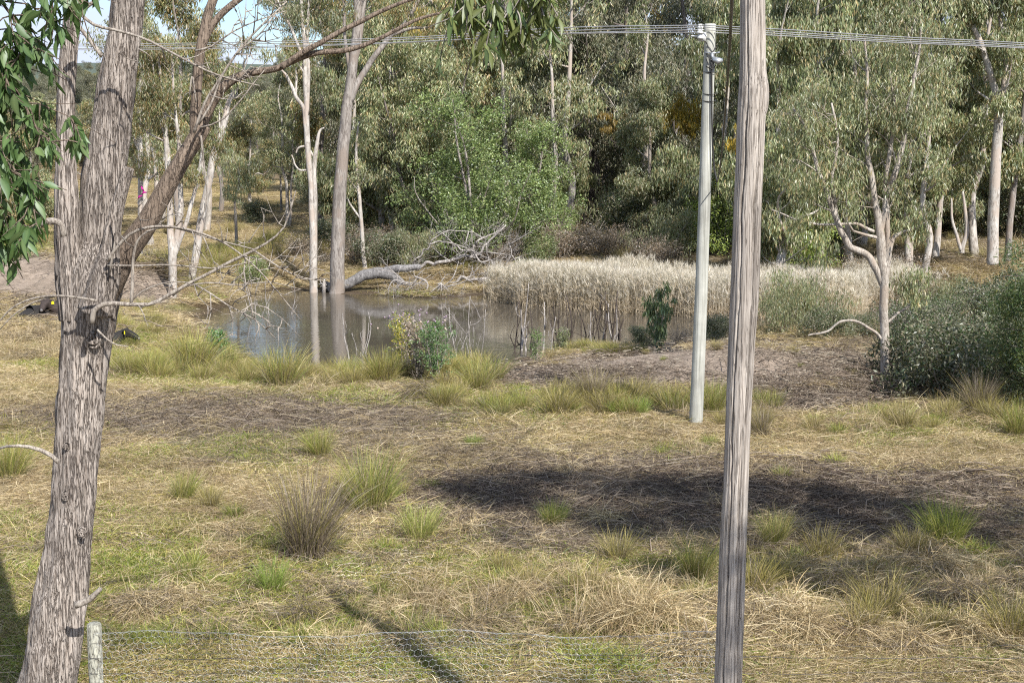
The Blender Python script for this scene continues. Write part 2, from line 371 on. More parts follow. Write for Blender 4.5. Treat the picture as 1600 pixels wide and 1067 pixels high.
# ------------------------------------------------------------ scattering
def scatter(name, P, rot, scl, pick, variants, label=None, kind='stuff'):
    """one object: points that carry rotation, scale and which of the variants grows there"""
    col = bpy.data.collections.new(name + '_variants')
    for k, me in enumerate(variants):
        col.objects.link(bpy.data.objects.new('%s_%02d' % (name, k), me))
    me = bpy.data.meshes.new(name); P = np.asarray(P, np.float32); me.vertices.add(len(P)); me.vertices.foreach_set('co', P.ravel())
    a = me.attributes.new('rot', 'FLOAT_VECTOR', 'POINT'); a.data.foreach_set('vector', np.asarray(rot, np.float32).ravel())
    a = me.attributes.new('scl', 'FLOAT_VECTOR', 'POINT'); s = np.asarray(scl, np.float32); s = np.repeat(s[:, None], 3, 1) if s.ndim == 1 else s
    a.data.foreach_set('vector', s.ravel())
    a = me.attributes.new('pick', 'INT', 'POINT'); a.data.foreach_set('value', np.asarray(pick, np.int32))
    o = bpy.data.objects.new(name, me); COL.objects.link(o)
    ng = bpy.data.node_groups.new(name, 'GeometryNodeTree')
    ng.interface.new_socket('Geometry', in_out='INPUT', socket_type='NodeSocketGeometry'); ng.interface.new_socket('Geometry', in_out='OUTPUT', socket_type='NodeSocketGeometry')
    gi = ng.nodes.new('NodeGroupInput'); go = ng.nodes.new('NodeGroupOutput')
    ci = ng.nodes.new('GeometryNodeCollectionInfo'); ci.inputs['Collection'].default_value = col
    ci.inputs['Separate Children'].default_value = True; ci.inputs['Reset Children'].default_value = True
    ip = ng.nodes.new('GeometryNodeInstanceOnPoints'); ip.inputs['Pick Instance'].default_value = True
    def at(n, t):
        q = ng.nodes.new('GeometryNodeInputNamedAttribute'); q.data_type = t; q.inputs['Name'].default_value = n; return q.outputs[0]
    L = ng.links.new
    L(gi.outputs[0], ip.inputs['Points']); L(ci.outputs[0], ip.inputs['Instance']); L(at('pick', 'INT'), ip.inputs['Instance Index'])
    L(at('rot', 'FLOAT_VECTOR'), ip.inputs['Rotation']); L(at('scl', 'FLOAT_VECTOR'), ip.inputs['Scale']); L(ip.outputs[0], go.inputs[0])
    md = o.modifiers.new('scatter', 'NODES'); md.node_group = ng
    return tag(o, label, None, None, kind)

def blades(mb, rng, base, dirv, L, W, curl, col0, col1, seg=3):
    """n ribbons. base (n,3), dirv (n,3) unit start direction, curl (n,3) added quadratically; col0 root, col1 tip"""
    n = len(base); t = np.linspace(0, 1, seg + 1)
    side = np.cross(dirv, rng.normal(size=(n, 3))); side /= np.linalg.norm(side, axis=1)[:, None] + 1e-9
    P = base[:, None] + dirv[:, None] * (t[None, :, None] * L[:, None, None]) + curl[:, None] * (t ** 2)[None, :, None] * L[:, None, None]
    w = W[:, None] * np.array([1.0] + [0.9] * (seg - 1) + [0.0])[None, :seg + 1]
    V = []
    A = P[:, :seg] - side[:, None] * w[:, :seg, None] / 2; B = P[:, :seg] + side[:, None] * w[:, :seg, None] / 2
    V = np.concatenate([np.stack([A, B], 2).reshape(n, -1, 3), P[:, seg:]], 1)        # 2*seg+1 verts
    k = 2 * seg + 1; o = np.arange(n)[:, None] * k
    Q = np.concatenate([np.stack([o + 2 * s, o + 2 * s + 1, o + 2 * s + 3, o + 2 * s + 2], -1) for s in range(seg - 1)], 1).reshape(-1, 4)
    Tt = np.concatenate([o + 2 * seg - 2, o + 2 * seg - 1, o + 2 * seg], -1)
    f = np.array([x for s in range(seg) for x in (t[s], t[s])] + [1.0])[None, :, None]
    C = col0[:, None] * (1 - f) + col1[:, None] * f
    mb.add(V.reshape(-1, 3), Q, Tt, C.reshape(-1, 3))
def pickcol(rng, n, pal, jit=0.18):
    pal = np.array(pal, float); c = pal[rng.integers(0, len(pal), n)]
    return c * (1 + jit * rng.normal(size=(n, 1))).clip(0.5, 1.6)
STRAW = [(0.49, 0.375, 0.215), (0.57, 0.46, 0.29), (0.34, 0.25, 0.145), (0.66, 0.56, 0.39), (0.25, 0.18, 0.11)]
GREEN = [(0.17, 0.24, 0.035), (0.26, 0.32, 0.045), (0.36, 0.36, 0.08), (0.13, 0.18, 0.035)]
OLIVE = [(0.29, 0.255, 0.07), (0.37, 0.32, 0.09), (0.21, 0.20, 0.06), (0.45, 0.37, 0.15)]
BROWN = [(0.20, 0.155, 0.12), (0.26, 0.21, 0.17), (0.14, 0.105, 0.08), (0.32, 0.27, 0.22)]
def unit(v): return v / (np.linalg.norm(v, axis=-1, keepdims=True) + 1e-9)
def patch_mesh(seed, n, pal, up, Lr, W, rad=0.6, curl=0.6, pal2=None, mix=0.0):
    rng = np.random.default_rng(seed); mb = MB()
    b = np.zeros((n, 3)); b[:, :2] = rng.normal(size=(n, 2)) * rad * 0.62
    b[:, 2] = rng.random(n) * 0.02
    d = rng.normal(size=(n, 3)); d[:, 2] = np.abs(d[:, 2]) * up + up * 0.5; d = unit(d)
    L = rng.uniform(Lr[0], Lr[1], n); w = W * rng.uniform(0.6, 1.3, n)
    cu = rng.normal(size=(n, 3)) * curl; cu[:, 2] = -np.abs(cu[:, 2]) * 0.6 * min(1, up + 0.4)
    b[:, 2] += np.where(rng.random(n) < 0.5, rng.random(n) * 0.05, 0)
    c1 = pickcol(rng, n, pal)
    if pal2 is not None: s = rng.random(n) < mix; c1[s] = pickcol(rng, s.sum(), pal2)
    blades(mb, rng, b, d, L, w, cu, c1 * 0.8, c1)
    return mb.mesh('grass_patch', M_GRASS, smooth=False)
def heap_mesh(seed, n, R0, H, pal, L=.4, W=.006, up=.0):
    rng = np.random.default_rng(seed); mb = MB(); a = rng.random(n) * 6.283; r = np.sqrt(rng.random(n)); lump = 1 + .25 * np.sin(a * 3 + seed)
    b = np.stack([np.cos(a) * r * R0 * lump, np.sin(a) * r * R0 * lump, H * (1 - r ** 1.6) * rng.uniform(.55, 1.05, n)], 1)
    d = unit(np.stack([np.cos(a) * .5, np.sin(a) * .5, .35 - .6 * r + up], 1) + rng.normal(size=(n, 3)) * [.55, .55, .3])
    c = pickcol(rng, n, pal); l = L * rng.uniform(.4, 1.1, n)
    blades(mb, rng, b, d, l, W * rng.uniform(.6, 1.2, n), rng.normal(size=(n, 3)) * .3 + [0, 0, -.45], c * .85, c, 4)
    return mb.mesh('grass_heap', M_GRASS, smooth=False)
def tussock_mesh(seed, n, H, R0, pal_top, pal_dead, dead=0.4, spread=0.55, W=0.006):
    rng = np.random.default_rng(seed); mb = MB()
    a = rng.random(n) * 2 * math.pi; r = np.sqrt(rng.random(n)) * R0
    b = np.stack([np.cos(a) * r, np.sin(a) * r, np.zeros(n) - 0.02], 1)
    lean = np.abs(rng.normal(size=n)) * spread * (0.35 + 0.65 * r / R0)
    d = unit(np.stack([np.cos(a) * lean + rng.normal(size=n) * .1, np.sin(a) * lean + rng.normal(size=n) * .1, np.ones(n)], 1))
    L = H * (0.35 + 0.75 * rng.random(n) ** 0.8);  lv = rng.normal(size=2) * .10; d = unit(d + np.array([lv[0], lv[1], 0])); cu = np.stack([np.cos(a) * .35, np.sin(a) * .35, -0.25 * np.ones(n)], 1) * rng.uniform(0.1, 1.2, (n, 1)) + rng.normal(size=(n, 3)) * [.18, .18, .06]
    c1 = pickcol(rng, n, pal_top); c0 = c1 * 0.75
    k = rng.random(n) < dead
    c1[k] = pickcol(rng, k.sum(), pal_dead); c0[k] = c1[k] * 0.8
    lay = k & (rng.random(n) < .55)
    L[k] *= 0.8; cu[lay] *= 1.5; cu[lay, 2] -= 0.6; L[lay] *= .8
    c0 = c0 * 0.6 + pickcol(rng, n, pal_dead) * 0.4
    blades(mb, rng, b, d, L, W * rng.uniform(.7, 1.3, n), cu, c0, c1, seg=4)
    return mb.mesh('tussock', M_GRASS, smooth=False)
# ------------------------------------------------------------ trees
def leaf_cloud(mb, rng, centers, radii, n, L, W, pal, droop=0.8, flat=0.75, tone=None, jit=0.16, hang=0.0):
    """n leaves spread over clumps; a leaf is a bent four-sided blade"""
    centers = np.asarray(centers, float); radii = np.asarray(radii, float)
    w = radii ** 2; k = rng.choice(len(centers), n, p=w / w.sum())
    p = rng.normal(size=(n, 3)); p = unit(p) * (rng.random((n, 1)) ** 0.5) * 1.1
    p[:, 2] = p[:, 2] * flat
    if hang: p[:, 2] -= hang * rng.random(n) ** 1.5 * (1 - np.minimum(1, np.hypot(p[:, 0], p[:, 1])))
    P = centers[k] + p * radii[k][:, None]
    d = rng.normal(size=(n, 3)); d = unit(unit(d) * (1 - droop) + np.array([0, 0, -1.0]) * droop + unit(d) * 0.25)
    s = unit(np.cross(d, rng.normal(size=(n, 3)))); nn = np.cross(d, s)
    l = L * rng.uniform(0.6, 1.3, (n, 1)); ww = W * rng.uniform(0.7, 1.3, (n, 1))
    m1 = P + d * l * 0.45 + nn * l * 0.07
    V = np.stack([P, m1 + s * ww / 2, P + d * l + nn * l * rng.uniform(-.1, .1, (n, 1)), m1 - s * ww / 2], 1)
    tn = (rng.uniform(0.75, 1.45, len(centers)) if tone is None else tone)[k]
    c = pickcol(rng, n, pal, jit) * tn[:, None]
    mb.add(V.reshape(-1, 3), np.arange(4 * n).reshape(n, 4), None, np.repeat(c, 4, 0))

class Tree:
    def __init__(s, seed): s.rng = np.random.default_rng(seed); s.limbs = []; s.tips = []; s.tr = []
    def limb(s, ctrl, r0, r1, n=None, wig=0.0, radii=None):
        ctrl = np.asarray(ctrl, float)
        L = np.linalg.norm(np.diff(ctrl, axis=0), axis=1).sum()
        n = n or max(5, min(40, int(L / 0.35) + 4))
        P = catmull(ctrl, n)
        if wig:
            w = s.rng.normal(size=(max(3, n // 3), 3)) * wig; w[0] = 0
            P = P + catmull(w, n)
        t = np.linspace(0, 1, n)
        r = np.interp(t, np.linspace(0, 1, len(radii)), radii) if radii is not None else r0 + (r1 - r0) * t ** 0.8
        s.limbs.append((P, r)); return len(s.limbs) - 1
    def sprout(s, i, n, t0, t1, L, up=0.5, ratio=0.45, out=None, wig=0.08, tipr=0.15):
        """n branches from limb i; returns their indices"""
        P, r = s.limbs[i]; res = []; rng = s.rng
        for q in range(n):
            t = t0 + (t1 - t0) * (q + rng.random()) / n; k = min(len(P) - 2, int(t * (len(P) - 1)))
            T = unit(P[k + 1] - P[k]); a = rng.random() * 2 * math.pi
            side = unit(np.cross(T, rng.normal(size=3)))
            if out is not None: side = unit(side + np.array([out[0], out[1], 0]) * 0.7)
            d = unit(T * 0.5 + side * 0.9 + np.array([0, 0, up]))
            l = L * rng.uniform(0.6, 1.25) * (1.0 - 0.35 * t)
            p0 = P[k]; p1 = p0 + d * l * 0.45 + rng.normal(size=3) * l * wig
            p2 = p0 + unit(d + np.array([0, 0, up * 0.5])) * l + rng.normal(size=3) * l * wig * 1.5
            r0 = max(0.006, r[k] * ratio)
            res.append(s.limb([p0, p1, p2], r0, r0 * tipr, n=max(4, int(l / 0.4) + 3), wig=l * wig * 0.4))
        return res
    def trunk_mb(s, sides=(10, 5), thr=0.07, disp=None):
        mb = MB()
        for P, r in s.limbs: tube(mb, P, r, sides[0] if r[0] > thr else sides[1], disp=disp if (disp and r[0] > thr) else None)
        return mb
    def tip(s, i): return s.limbs[i][0][-1]

GUM = [(0.195, 0.220, 0.100), (0.25, 0.262, 0.140), (0.145, 0.178, 0.082), (0.30, 0.30, 0.18), (0.29, 0.235, 0.12)]
GUMO = [(0.18, 0.20, 0.08), (0.23, 0.22, 0.09), (0.27, 0.21, 0.095), (0.15, 0.17, 0.075), (0.31, 0.22, 0.10)]
GUMD = [(0.125, 0.135, 0.08), (0.165, 0.17, 0.105), (0.21, 0.20, 0.13), (0.23, 0.20, 0.14), (0.095, 0.105, 0.06)]
FRESH = [(0.16, 0.225, 0.075), (0.21, 0.275, 0.09), (0.12, 0.17, 0.06), (0.27, 0.31, 0.12)]
LIME = [(0.20, 0.26, 0.05), (0.15, 0.21, 0.045), (0.26, 0.30, 0.07)]

def gum(seed, H, r0, fork=0.4, nl=5, spread=0.28, nleaf=24000, L=0.2, W=0.045, clump=0.75, pal=GUM, lean=(0, 0), droop=0.75, stems=1, bark=None, low=0.0, sub=4, top=0.75, tw=3, hang=0.9):
    t = Tree(seed); rng = t.rng; cs = []; rs = []
    for st in range(stems):
        a0 = rng.random() * 6.28; off = np.array([math.cos(a0), math.sin(a0), 0]) * (0.25 * stems if stems > 1 else 0)
        ln = np.array([lean[0] + off[0] * 1.3, lean[1] + off[1] * 1.3])
        f = fork * rng.uniform(.85, 1.15); rr = r0 * (1 if st == 0 else rng.uniform(.55, .85))
        p = [off * 0.3 + np.array([0, 0, -0.3]), off * .5 + np.array([ln[0] * f * .4, ln[1] * f * .4, H * f * .5]), np.array([ln[0] * f, ln[1] * f, H * f]) + off,
             np.array([ln[0], ln[1], H * (0.5 + f / 2)]) + off + rng.normal(size=3) * .3, np.array([ln[0] * 1.1, ln[1] * 1.1, H * 0.93]) + off * 2]
        main = t.limb(p, rr, rr * .12, n=26, wig=H * 0.008, radii=[rr * 1.25, rr, rr * .85, rr * .7, rr * .5, rr * .3, rr * .1])
        P, r = t.limbs[main]
        for q in range(nl):
            tt = fork * 0.85 + (0.9 - fork * .85) * (q + rng.random() * .7) / nl; k = min(len(P) - 2, int(tt * (len(P) - 1)))
            a = a0 + q * 2.4 + rng.random() * .8; sp = spread * H * rng.uniform(.6, 1.1) * (1.15 - 0.6 * tt)
            zt = min(H * 1.0, P[k][2] + sp * rng.uniform(.55, 1.3))
            e = P[k] + np.array([math.cos(a) * sp, math.sin(a) * sp, 0]); e[2] = zt
            md = P[k] * .45 + e * .55; md[2] = P[k][2] + (zt - P[k][2]) * .35
            li = t.limb([P[k], md, e], r[k] * .55, r[k] * .1, wig=sp * .06)
            for s1 in t.sprout(li, sub, .25, 1.0, sp * .6, up=.35):
                cs.append(t.tip(s1)); rs.append(clump * rng.uniform(.7, 1.25))
                for s2 in t.sprout(s1, tw, .2, 1.0, sp * .35, up=.2):
                    cs.append(t.tip(s2) + rng.normal(size=3) * .15); rs.append(clump * rng.uniform(.5, 1.0))
        cs.append(P[-1]); rs.append(clump)
        for s1 in t.sprout(main, 5, .75, 1.0, H * .12, up=.3): cs.append(t.tip(s1)); rs.append(clump * rng.uniform(.6, 1))
        if low:
            for s1 in t.sprout(main, int(low), .12, fork, H * .16, up=.25, ratio=.25):
                cs.append(t.tip(s1)); rs.append(clump * rng.uniform(.6, 1.1))
                for s2 in t.sprout(s1, 2, .3, 1.0, H * .08, up=.1): cs.append(t.tip(s2)); rs.append(clump * rng.uniform(.5, .9))
    tmesh = t.trunk_mb().mesh('trunk', bark or M_GREY)
    mb = MB(); leaf_cloud(mb, rng, cs, rs, nleaf, L, W, pal, droop=droop, hang=hang)
    return tmesh, mb.mesh('crown', M_LEAF, smooth=False)

def bush(seed, Rx, H, nleaf, L, W, pal, droop=0.1, nst=9, bark=None, nclump=26, twigs=60, hang=0.0):
    t = Tree(seed); rng = t.rng; cs = []; rs = []
    for q in range(nst):
        a = q * 2.4 + rng.random(); rr = Rx * rng.uniform(.3, .95)
        e = np.array([math.cos(a) * rr, math.sin(a) * rr, H * rng.uniform(.5, .95)])
        li = t.limb([(0, 0, -.1), e * np.array([.4, .4, .55]), e], 0.02 + H * .008, .006, wig=.05 * H)
        for s1 in t.sprout(li, max(1, twigs // nst // 2), .2, 1, H * .35, up=.4):
            cs.append(t.tip(s1)); rs.append(Rx * .28)
            for s2 in t.sprout(s1, 1, .3, 1, H * .2, up=.2): cs.append(t.tip(s2)); rs.append(Rx * .2)
    for q in range(nclump):
        a = rng.random() * 6.28; z = rng.random(); rr = Rx * math.sqrt(rng.random()) * math.sqrt(max(.05, 1 - z * z * .8))
        cs.append((math.cos(a) * rr, math.sin(a) * rr, z * H * .9 + .05)); rs.append(Rx * rng.uniform(.18, .34))
    stem = t.trunk_mb((6, 4), .04).mesh('stems', bark or M_TWIG)
    mb = MB()
    if nleaf: leaf_cloud(mb, rng, cs, np.array(rs), nleaf, L, W, pal, droop=droop, hang=hang)
    return stem, (mb.mesh('foliage', M_LEAF, smooth=False) if nleaf else None)

def put(name, label, cat, x, y, meshes, group=None, rz=0.0, sc=1.0, z=None, names=('trunk', 'crown'), zs=None):
    z = float(T(np.array([x]), np.array([y]))[0]) if z is None else z
    th = thing(name, label, cat, (x, y, z), group, rz, sc)
    if zs: th.scale = (sc, sc, zs)
    for nm, me in zip(names, meshes):
        if me is not None: mobj(nm, me, th)
    return th
def pxat(px, d): return (px - 800) / F * (d * CP + 4.6 * SP)
# ------------------------------------------------------------ big forked tree on the left
def pxlimb(t, pts, Y, dy=None, **k):
    """control points given as pixels (x, y, half width px[, distance]) at a real distance"""
    C = np.array([D(p[0], p[1], p[3] if len(p) > 3 else Y) for p in pts])
    rad = [p[2] / F * (p[3] if len(p) > 3 else Y) for p in pts]
    L = np.linalg.norm(np.diff(C, axis=0), axis=1).sum()
    return t.limb(C, 0, 0, n=k.pop('n', max(8, min(60, int(L / 0.08)))), radii=rad, **k)
YT = 11.5
bt = Tree(5)
base_big = np.array([*D(52, 1180, YT)[:2], 0.0])
base_big[2] = float(T(base_big[:1], base_big[1:2])[0])
def rough(seed, amp, ka=9.0, ks=1.3):
    def f(a, s, r):
        ca, sa = np.cos(a), np.sin(a)
        n1 = fbm(ca * ka * .35, sa * ka * .35, s * ks, seed, 4); n2 = vnoise(ca * ka, sa * ka, s * ks * 2.2, seed + 9)
        n3 = vnoise(ca * ka * 2.3, sa * ka * 2.3, s * ks * 5, seed + 19)
        rid = np.abs(n2 - 0.5) * 2
        return r * ((n1 - 0.5) * 0.30 + (rid - 0.5) * 0.17 + (n3 - 0.5) * 0.11) * amp
    return f
def hero(name, mat, specs, parent, origin, sides=56, amp=1.0):
    mb = MB()
    for q, (pts, Y) in enumerate(specs):
        C = np.array([D(p[0], p[1], p[3] if len(p) > 3 else Y) for p in pts]); rad = [p[2] / F * (p[3] if len(p) > 3 else Y) for p in pts]
        L = np.linalg.norm(np.diff(C, axis=0), axis=1).sum(); n = int(L / 0.022) + 8
        P = catmull(C, n); r = catmull(np.array(rad)[:, None], n)[:, 0]
        tube(mb, P, r, sides if r.max() > .08 else 22, disp=rough(100 + q * 31, amp))
    return mobj(name, mb.mesh(name, mat, origin=origin), parent)
big = thing('gum_tree', 'large forked gum with rough furrowed bark on the left beside the fence post', 'tree', base_big)
hero('trunk', M_BARK_BIG, [
    ([(50, 1200, 60), (66, 1110, 50), (76, 1067, 46), (92, 950, 41), (106, 850, 36), (117, 750, 35), (124, 650, 36), (131, 560, 37), (138, 500, 40), (146, 450, 42), (152, 410, 36), (156, 380, 22)], YT),
    ([(118, 500, 24), (112, 440, 24), (107, 380, 21), (104, 320, 18), (103, 200, 14), (106, 100, 13), (112, 30, 13), (118, -60, 12), (110, -200, 10), (80, -380, 7)], YT - .05),
    ([(150, 480, 30), (150, 420, 33), (154, 370, 31), (160, 300, 31), (170, 220, 29), (184, 120, 27), (196, 40, 25), (204, -40, 23), (225, -200, 18), (230, -420, 12), (250, -620, 6)], YT + .08),
    ([(150, 490, 26), (165, 430, 22), (172, 390, 15), (178, 350, 12), (190, 300, 9), (201, 262, 8.5)], YT - .28),
], big, base_big)
hero('limb', M_BARK_BR, [
    ([(150, 470, 26), (172, 430, 26), (196, 395, 20), (228, 352, 17), (256, 300, 15), (288, 245, 13), (312, 208, 13), (322, 196, 9)], YT - .1),
    ([(306, 215, 9), (305, 180, 8.5), (308, 130, 8), (313, 80, 7.5), (326, 20, 7), (348, -30, 6), (390, -90, 5)], YT - .12),
    ([(313, 78, 6), (335, 35, 5.5), (370, 2, 5), (420, -30, 4)], YT - .12),
    ([(312, 210, 9), (326, 170, 9), (350, 135, 8), (385, 116, 6.5), (430, 108, 5), (448, 100, 5), (490, 84, 4.5), (545, 78, 4), (590, 62, 3.2), (650, 32, 2.5), (700, 18, 1.8)], YT - .1),
    ([(440, 106, 4.5), (470, 84, 4.5), (500, 68, 4.2), (535, 48, 4), (560, 36, 3.8), (600, 16, 3.4), (650, -2, 2.5), (720, -12, 2)], YT - .15),
], big, base_big, sides=30, amp=.6)
tw = Tree(77)
for pts in [
    [(303, 208, 2.5), (318, 170, 2.2), (332, 140, 2), (362, 95, 1.8), (400, 52, 1.5), (448, 0, 1)],
    [(310, 195, 2.2), (330, 160, 2), (345, 120, 1.8), (372, 80, 1.5), (405, 55, 1.2), (432, 20, .8)],
    [(305, 80, 2), (330, 72, 1.6), (360, 50, 1.2), (400, 32, 1), (445, 18, .6)],
    [(125, 22, 2.6), (150, 40, 2.4), (185, 48, 2.2), (225, 60, 2), (262, 78, 1.8), (300, 98, 1.6), (335, 115, 1.4), (372, 127, 1.1), (405, 135, .7)],
    [(122, 40, 3), (140, 62, 3), (160, 88, 3.4)],
    [(118, 30, 4), (135, 12, 3), (160, -6, 3)],
    [(312, 200, 1.6), (345, 190, 1.4), (375, 160, 1.2), (398, 130, 1), (415, 110, .6)],
    [(296, 150, 1.4), (300, 120, 1.2), (308, 160, 1)],
    [(314, 212, 1.6), (318, 260, 1.4), (322, 300, 1.2), (320, 330, 1), (312, 350, .6)],
    [(144, 505, 4.5), (146, 490, 4.5), (152, 480, 4.2), (170, 472, 3.8), (205, 474, 3.3), (240, 476, 3), (268, 462, 2.8), (300, 440, 2.6), (330, 424, 2.4), (356, 410, 2.6), (385, 396, 2.2), (420, 376, 1.8), (445, 352, 1.4), (462, 300, .8)],
    [(168, 408, 3), (185, 385, 2.6), (210, 362, 2.4), (250, 354, 2), (300, 360, 1.8), (350, 380, 1.5), (390, 410, 1.2), (420, 440, 1), (470, 500, .6)],
    [(205, 475, 3), (207, 440, 2.6), (208, 400, 2.2), (215, 375, 2), (238, 360, 1.8), (275, 356, 1.5), (330, 372, 1.3), (400, 392, 1)],
    [(168, 415, 1.8), (220, 417, 1.6), (280, 414, 1.3), (345, 416, 1.1), (400, 408, .7)],
    [(270, 462, 1.8), (290, 448, 1.5), (330, 442, 1.3), (370, 445, 1.1), (420, 440, .9), (470, 452, .5)],
    [(300, 442, 1.6), (330, 458, 1.4), (360, 478, 1.2), (400, 500, .9), (430, 530, .5)],
    [(385, 396, 1.4), (380, 430, 1.2), (392, 470, 1), (395, 500, .6)],
    [(395, 390, 1.6), (430, 410, 1.3), (470, 430, 1.1), (510, 440, .6)],
    [(205, 470, 1.6), (225, 452, 1.4), (260, 440, 1.2), (300, 442, 1)],
    [(152, 470, 2.2), (120, 465, 2), (85, 463, 1.8), (50, 468, 1.6), (20, 480, 1.4), (0, 500, 1), (-20, 520, .6)],
    [(85, 463, 1.6), (50, 472, 1.4), (20, 492, 1.1), (0, 515, .7)],
    [(92, 722, 4), (75, 708, 3.5), (50, 699, 3), (25, 697, 2.5), (0, 701, 2), (-25, 712, 1.5)],
    [(118, 945, 6), (135, 938, 5.5), (148, 928, 4.5), (158, 920, 3.5)],
    [(152, 515, 1.8), (165, 528, 1.6), (180, 538, 1.3), (200, 541, .7)],
    [(172, 425, 2), (176, 390, 1.8), (182, 355, 1.6), (178, 330, 1)],
    [(100, 370, 5), (94, 350, 5), (78, 345, 5.5), (66, 352, 5)]]:
    pxlimb(tw, pts, YT - .45, wig=.006)
nb = len(tw.limbs)
for i in range(nb):
    own = [i]
    if i in (0, 1, 2, 3, 9, 10, 11, 13, 14, 15, 16):
        new = tw.sprout(i, 6, .35, 1, .42, up=.05, ratio=.5); own += new
        for j in new: own += tw.sprout(j, 2, .3, 1, .22, up=0, ratio=.6)
    mb = MB()
    for j in own: tube(mb, tw.limbs[j][0], tw.limbs[j][1], 9 if tw.limbs[j][1][0] > .012 else 5)
    mobj('branch', mb.mesh('branch', M_TWIG, origin=base_big), big)
# knots on the trunk
def knot(px, py, r, Y, ang=0):
    mb = MB(); c = D(px, py, Y); n = 26
    for q, (rr, dp) in enumerate(((1.0, 0.0), (.62, .018), (.34, .02))):
        a = np.linspace(0, 2 * math.pi, n); P = np.stack([c[0] + np.cos(a) * r * rr * .85, 0 * a + c[1] - dp, c[2] + np.sin(a) * r * rr * 1.1], 1)
        P = P + np.random.default_rng(q + int(px)).normal(size=P.shape) * r * .05; P[-1] = P[0]
        tube(mb, P, r * .17, 6, cap=False)
    return mobj('knot', mb.mesh('knot', M_BARK_BIG, origin=base_big), big)
knot(104, 775, .045, YT - .175); knot(128, 832, .042, YT - .155); knot(104, 697, .03, YT - .175); knot(146, 528, .07, YT - .18)
# the crown of that tree is above the picture; it shades the ground to its left
ct = Tree(9)
for e, r in (((-6.6, 13.2, 10.6), .1), ((-5.2, 10.0, 11.6), .1), ((-3.3, 12.5, 12.0), .1), ((-8.2, 12.0, 9.9), .08), ((-2.2, 10.6, 11.2), .07)):
    ct.limb([D(203, -40, YT), D(210, -160, YT) * .5 + np.array(e) * .5, e], r, .02, wig=.05)
cs, rs = [], []
for i in range(5):
    for j in ct.sprout(i, 5, .5, 1, 1.4, up=.3): cs.append(ct.tip(j)); rs.append(.42)
mobj('limb', ct.trunk_mb((9, 5)).mesh('upper_limb', M_BARK_BR, origin=base_big), big)
mb = MB(); leaf_cloud(mb, ct.rng, cs, rs, 5000, .12, .025, GUM, droop=.7, hang=.5); mobj('crown', mb.mesh('crown', M_LEAF, False, origin=base_big), big)

# ------------------------------------------------------------ near pole: weathered split timber
M_TIMBER = mat_bark('weathered_timber', (0.36, 0.32, 0.28), (0.48, 0.44, 0.395), (0.14, 0.115, 0.095), 0.03, 34, 0.7, None, 0.7)
YP = 10.0
prof = [(-160, 1158, 1192), (-40, 1157, 1193), (0, 1157, 1194), (60, 1157, 1195), (110, 1156, 1196), (140, 1154.5, 1200), (165, 1153, 1199), (185, 1152, 1195), (250, 1150, 1192.5), (330, 1146, 1189), (450, 1142, 1186),
        (550, 1138, 1179), (650, 1134, 1174), (750, 1130, 1170), (850, 1124, 1167), (950, 1120, 1164), (1067, 1115, 1160), (1200, 1112, 1158), (1330, 1109, 1156)]
C = np.array([D((a + b) / 2, y, YP) for y, a, b in prof]); rad = np.array([(b - a) / 2 / F * YP for y, a, b in prof])
order = np.argsort(C[:, 2]); C = C[order]; rad = rad[order]
n = 560; P = catmull(C, n); r = catmull(rad[:, None], n)[:, 0]
sd = 120
def pole_disp(a, s, rr):
    g = 0
    for q, (a0, w, dep, s0, s1) in enumerate(((3.75, .075, .62, 0.2, 9), (3.45, .10, .20, 1.5, 9), (4.5, .05, .50, 3.6, 7.6), (5.3, .035, .35, 1.6, 4.4), (5.7, .055, .45, 5.6, 6.6), (4.0, .03, .2, 3.0, 4.7), (2.6, .05, .3, 0, 9), (1.0, .05, .3, 0, 9))):
        wob = a0 + 0.32 * (fbm(s * .9, s * 0, 0, 60 + q, 4) - .5) + .10 * (vnoise(s * 7, 0 * s, 0, 70 + q) - .5)
        m = np.clip((s - s0) * 3, 0, 1) * np.clip((s1 - s) * 3, 0, 1) * (0.35 + 1.1 * vnoise(s * 2.5, 0 * s, 0, 80 + q))
        g = g - dep * m * np.exp(-((a - wob) / w) ** 2)
    ca, sa = np.cos(a), np.sin(a)
    f = (fbm(ca * 9, sa * 9, s * .35, 5, 3) - .5) * .07 + (vnoise(ca * 28, sa * 28, s * .8, 6) - .5) * .05 + (fbm(ca * 1.2, sa * 1.2, s * .8, 7, 3) - .5) * .13
    return rr * (g + f)
mb = MB(); bp = P[0].copy(); bz = float(T(bp[:1], bp[1:2])[0]); bp[2] = bz
tube(mb, P, r, sd, disp=pole_disp)
np_pole = thing('timber_pole', 'weathered grey timber pole with long splits, the thicker and nearer of the two poles', 'utility pole', bp)
mobj('shaft', mb.mesh('shaft', M_TIMBER, origin=bp), np_pole)

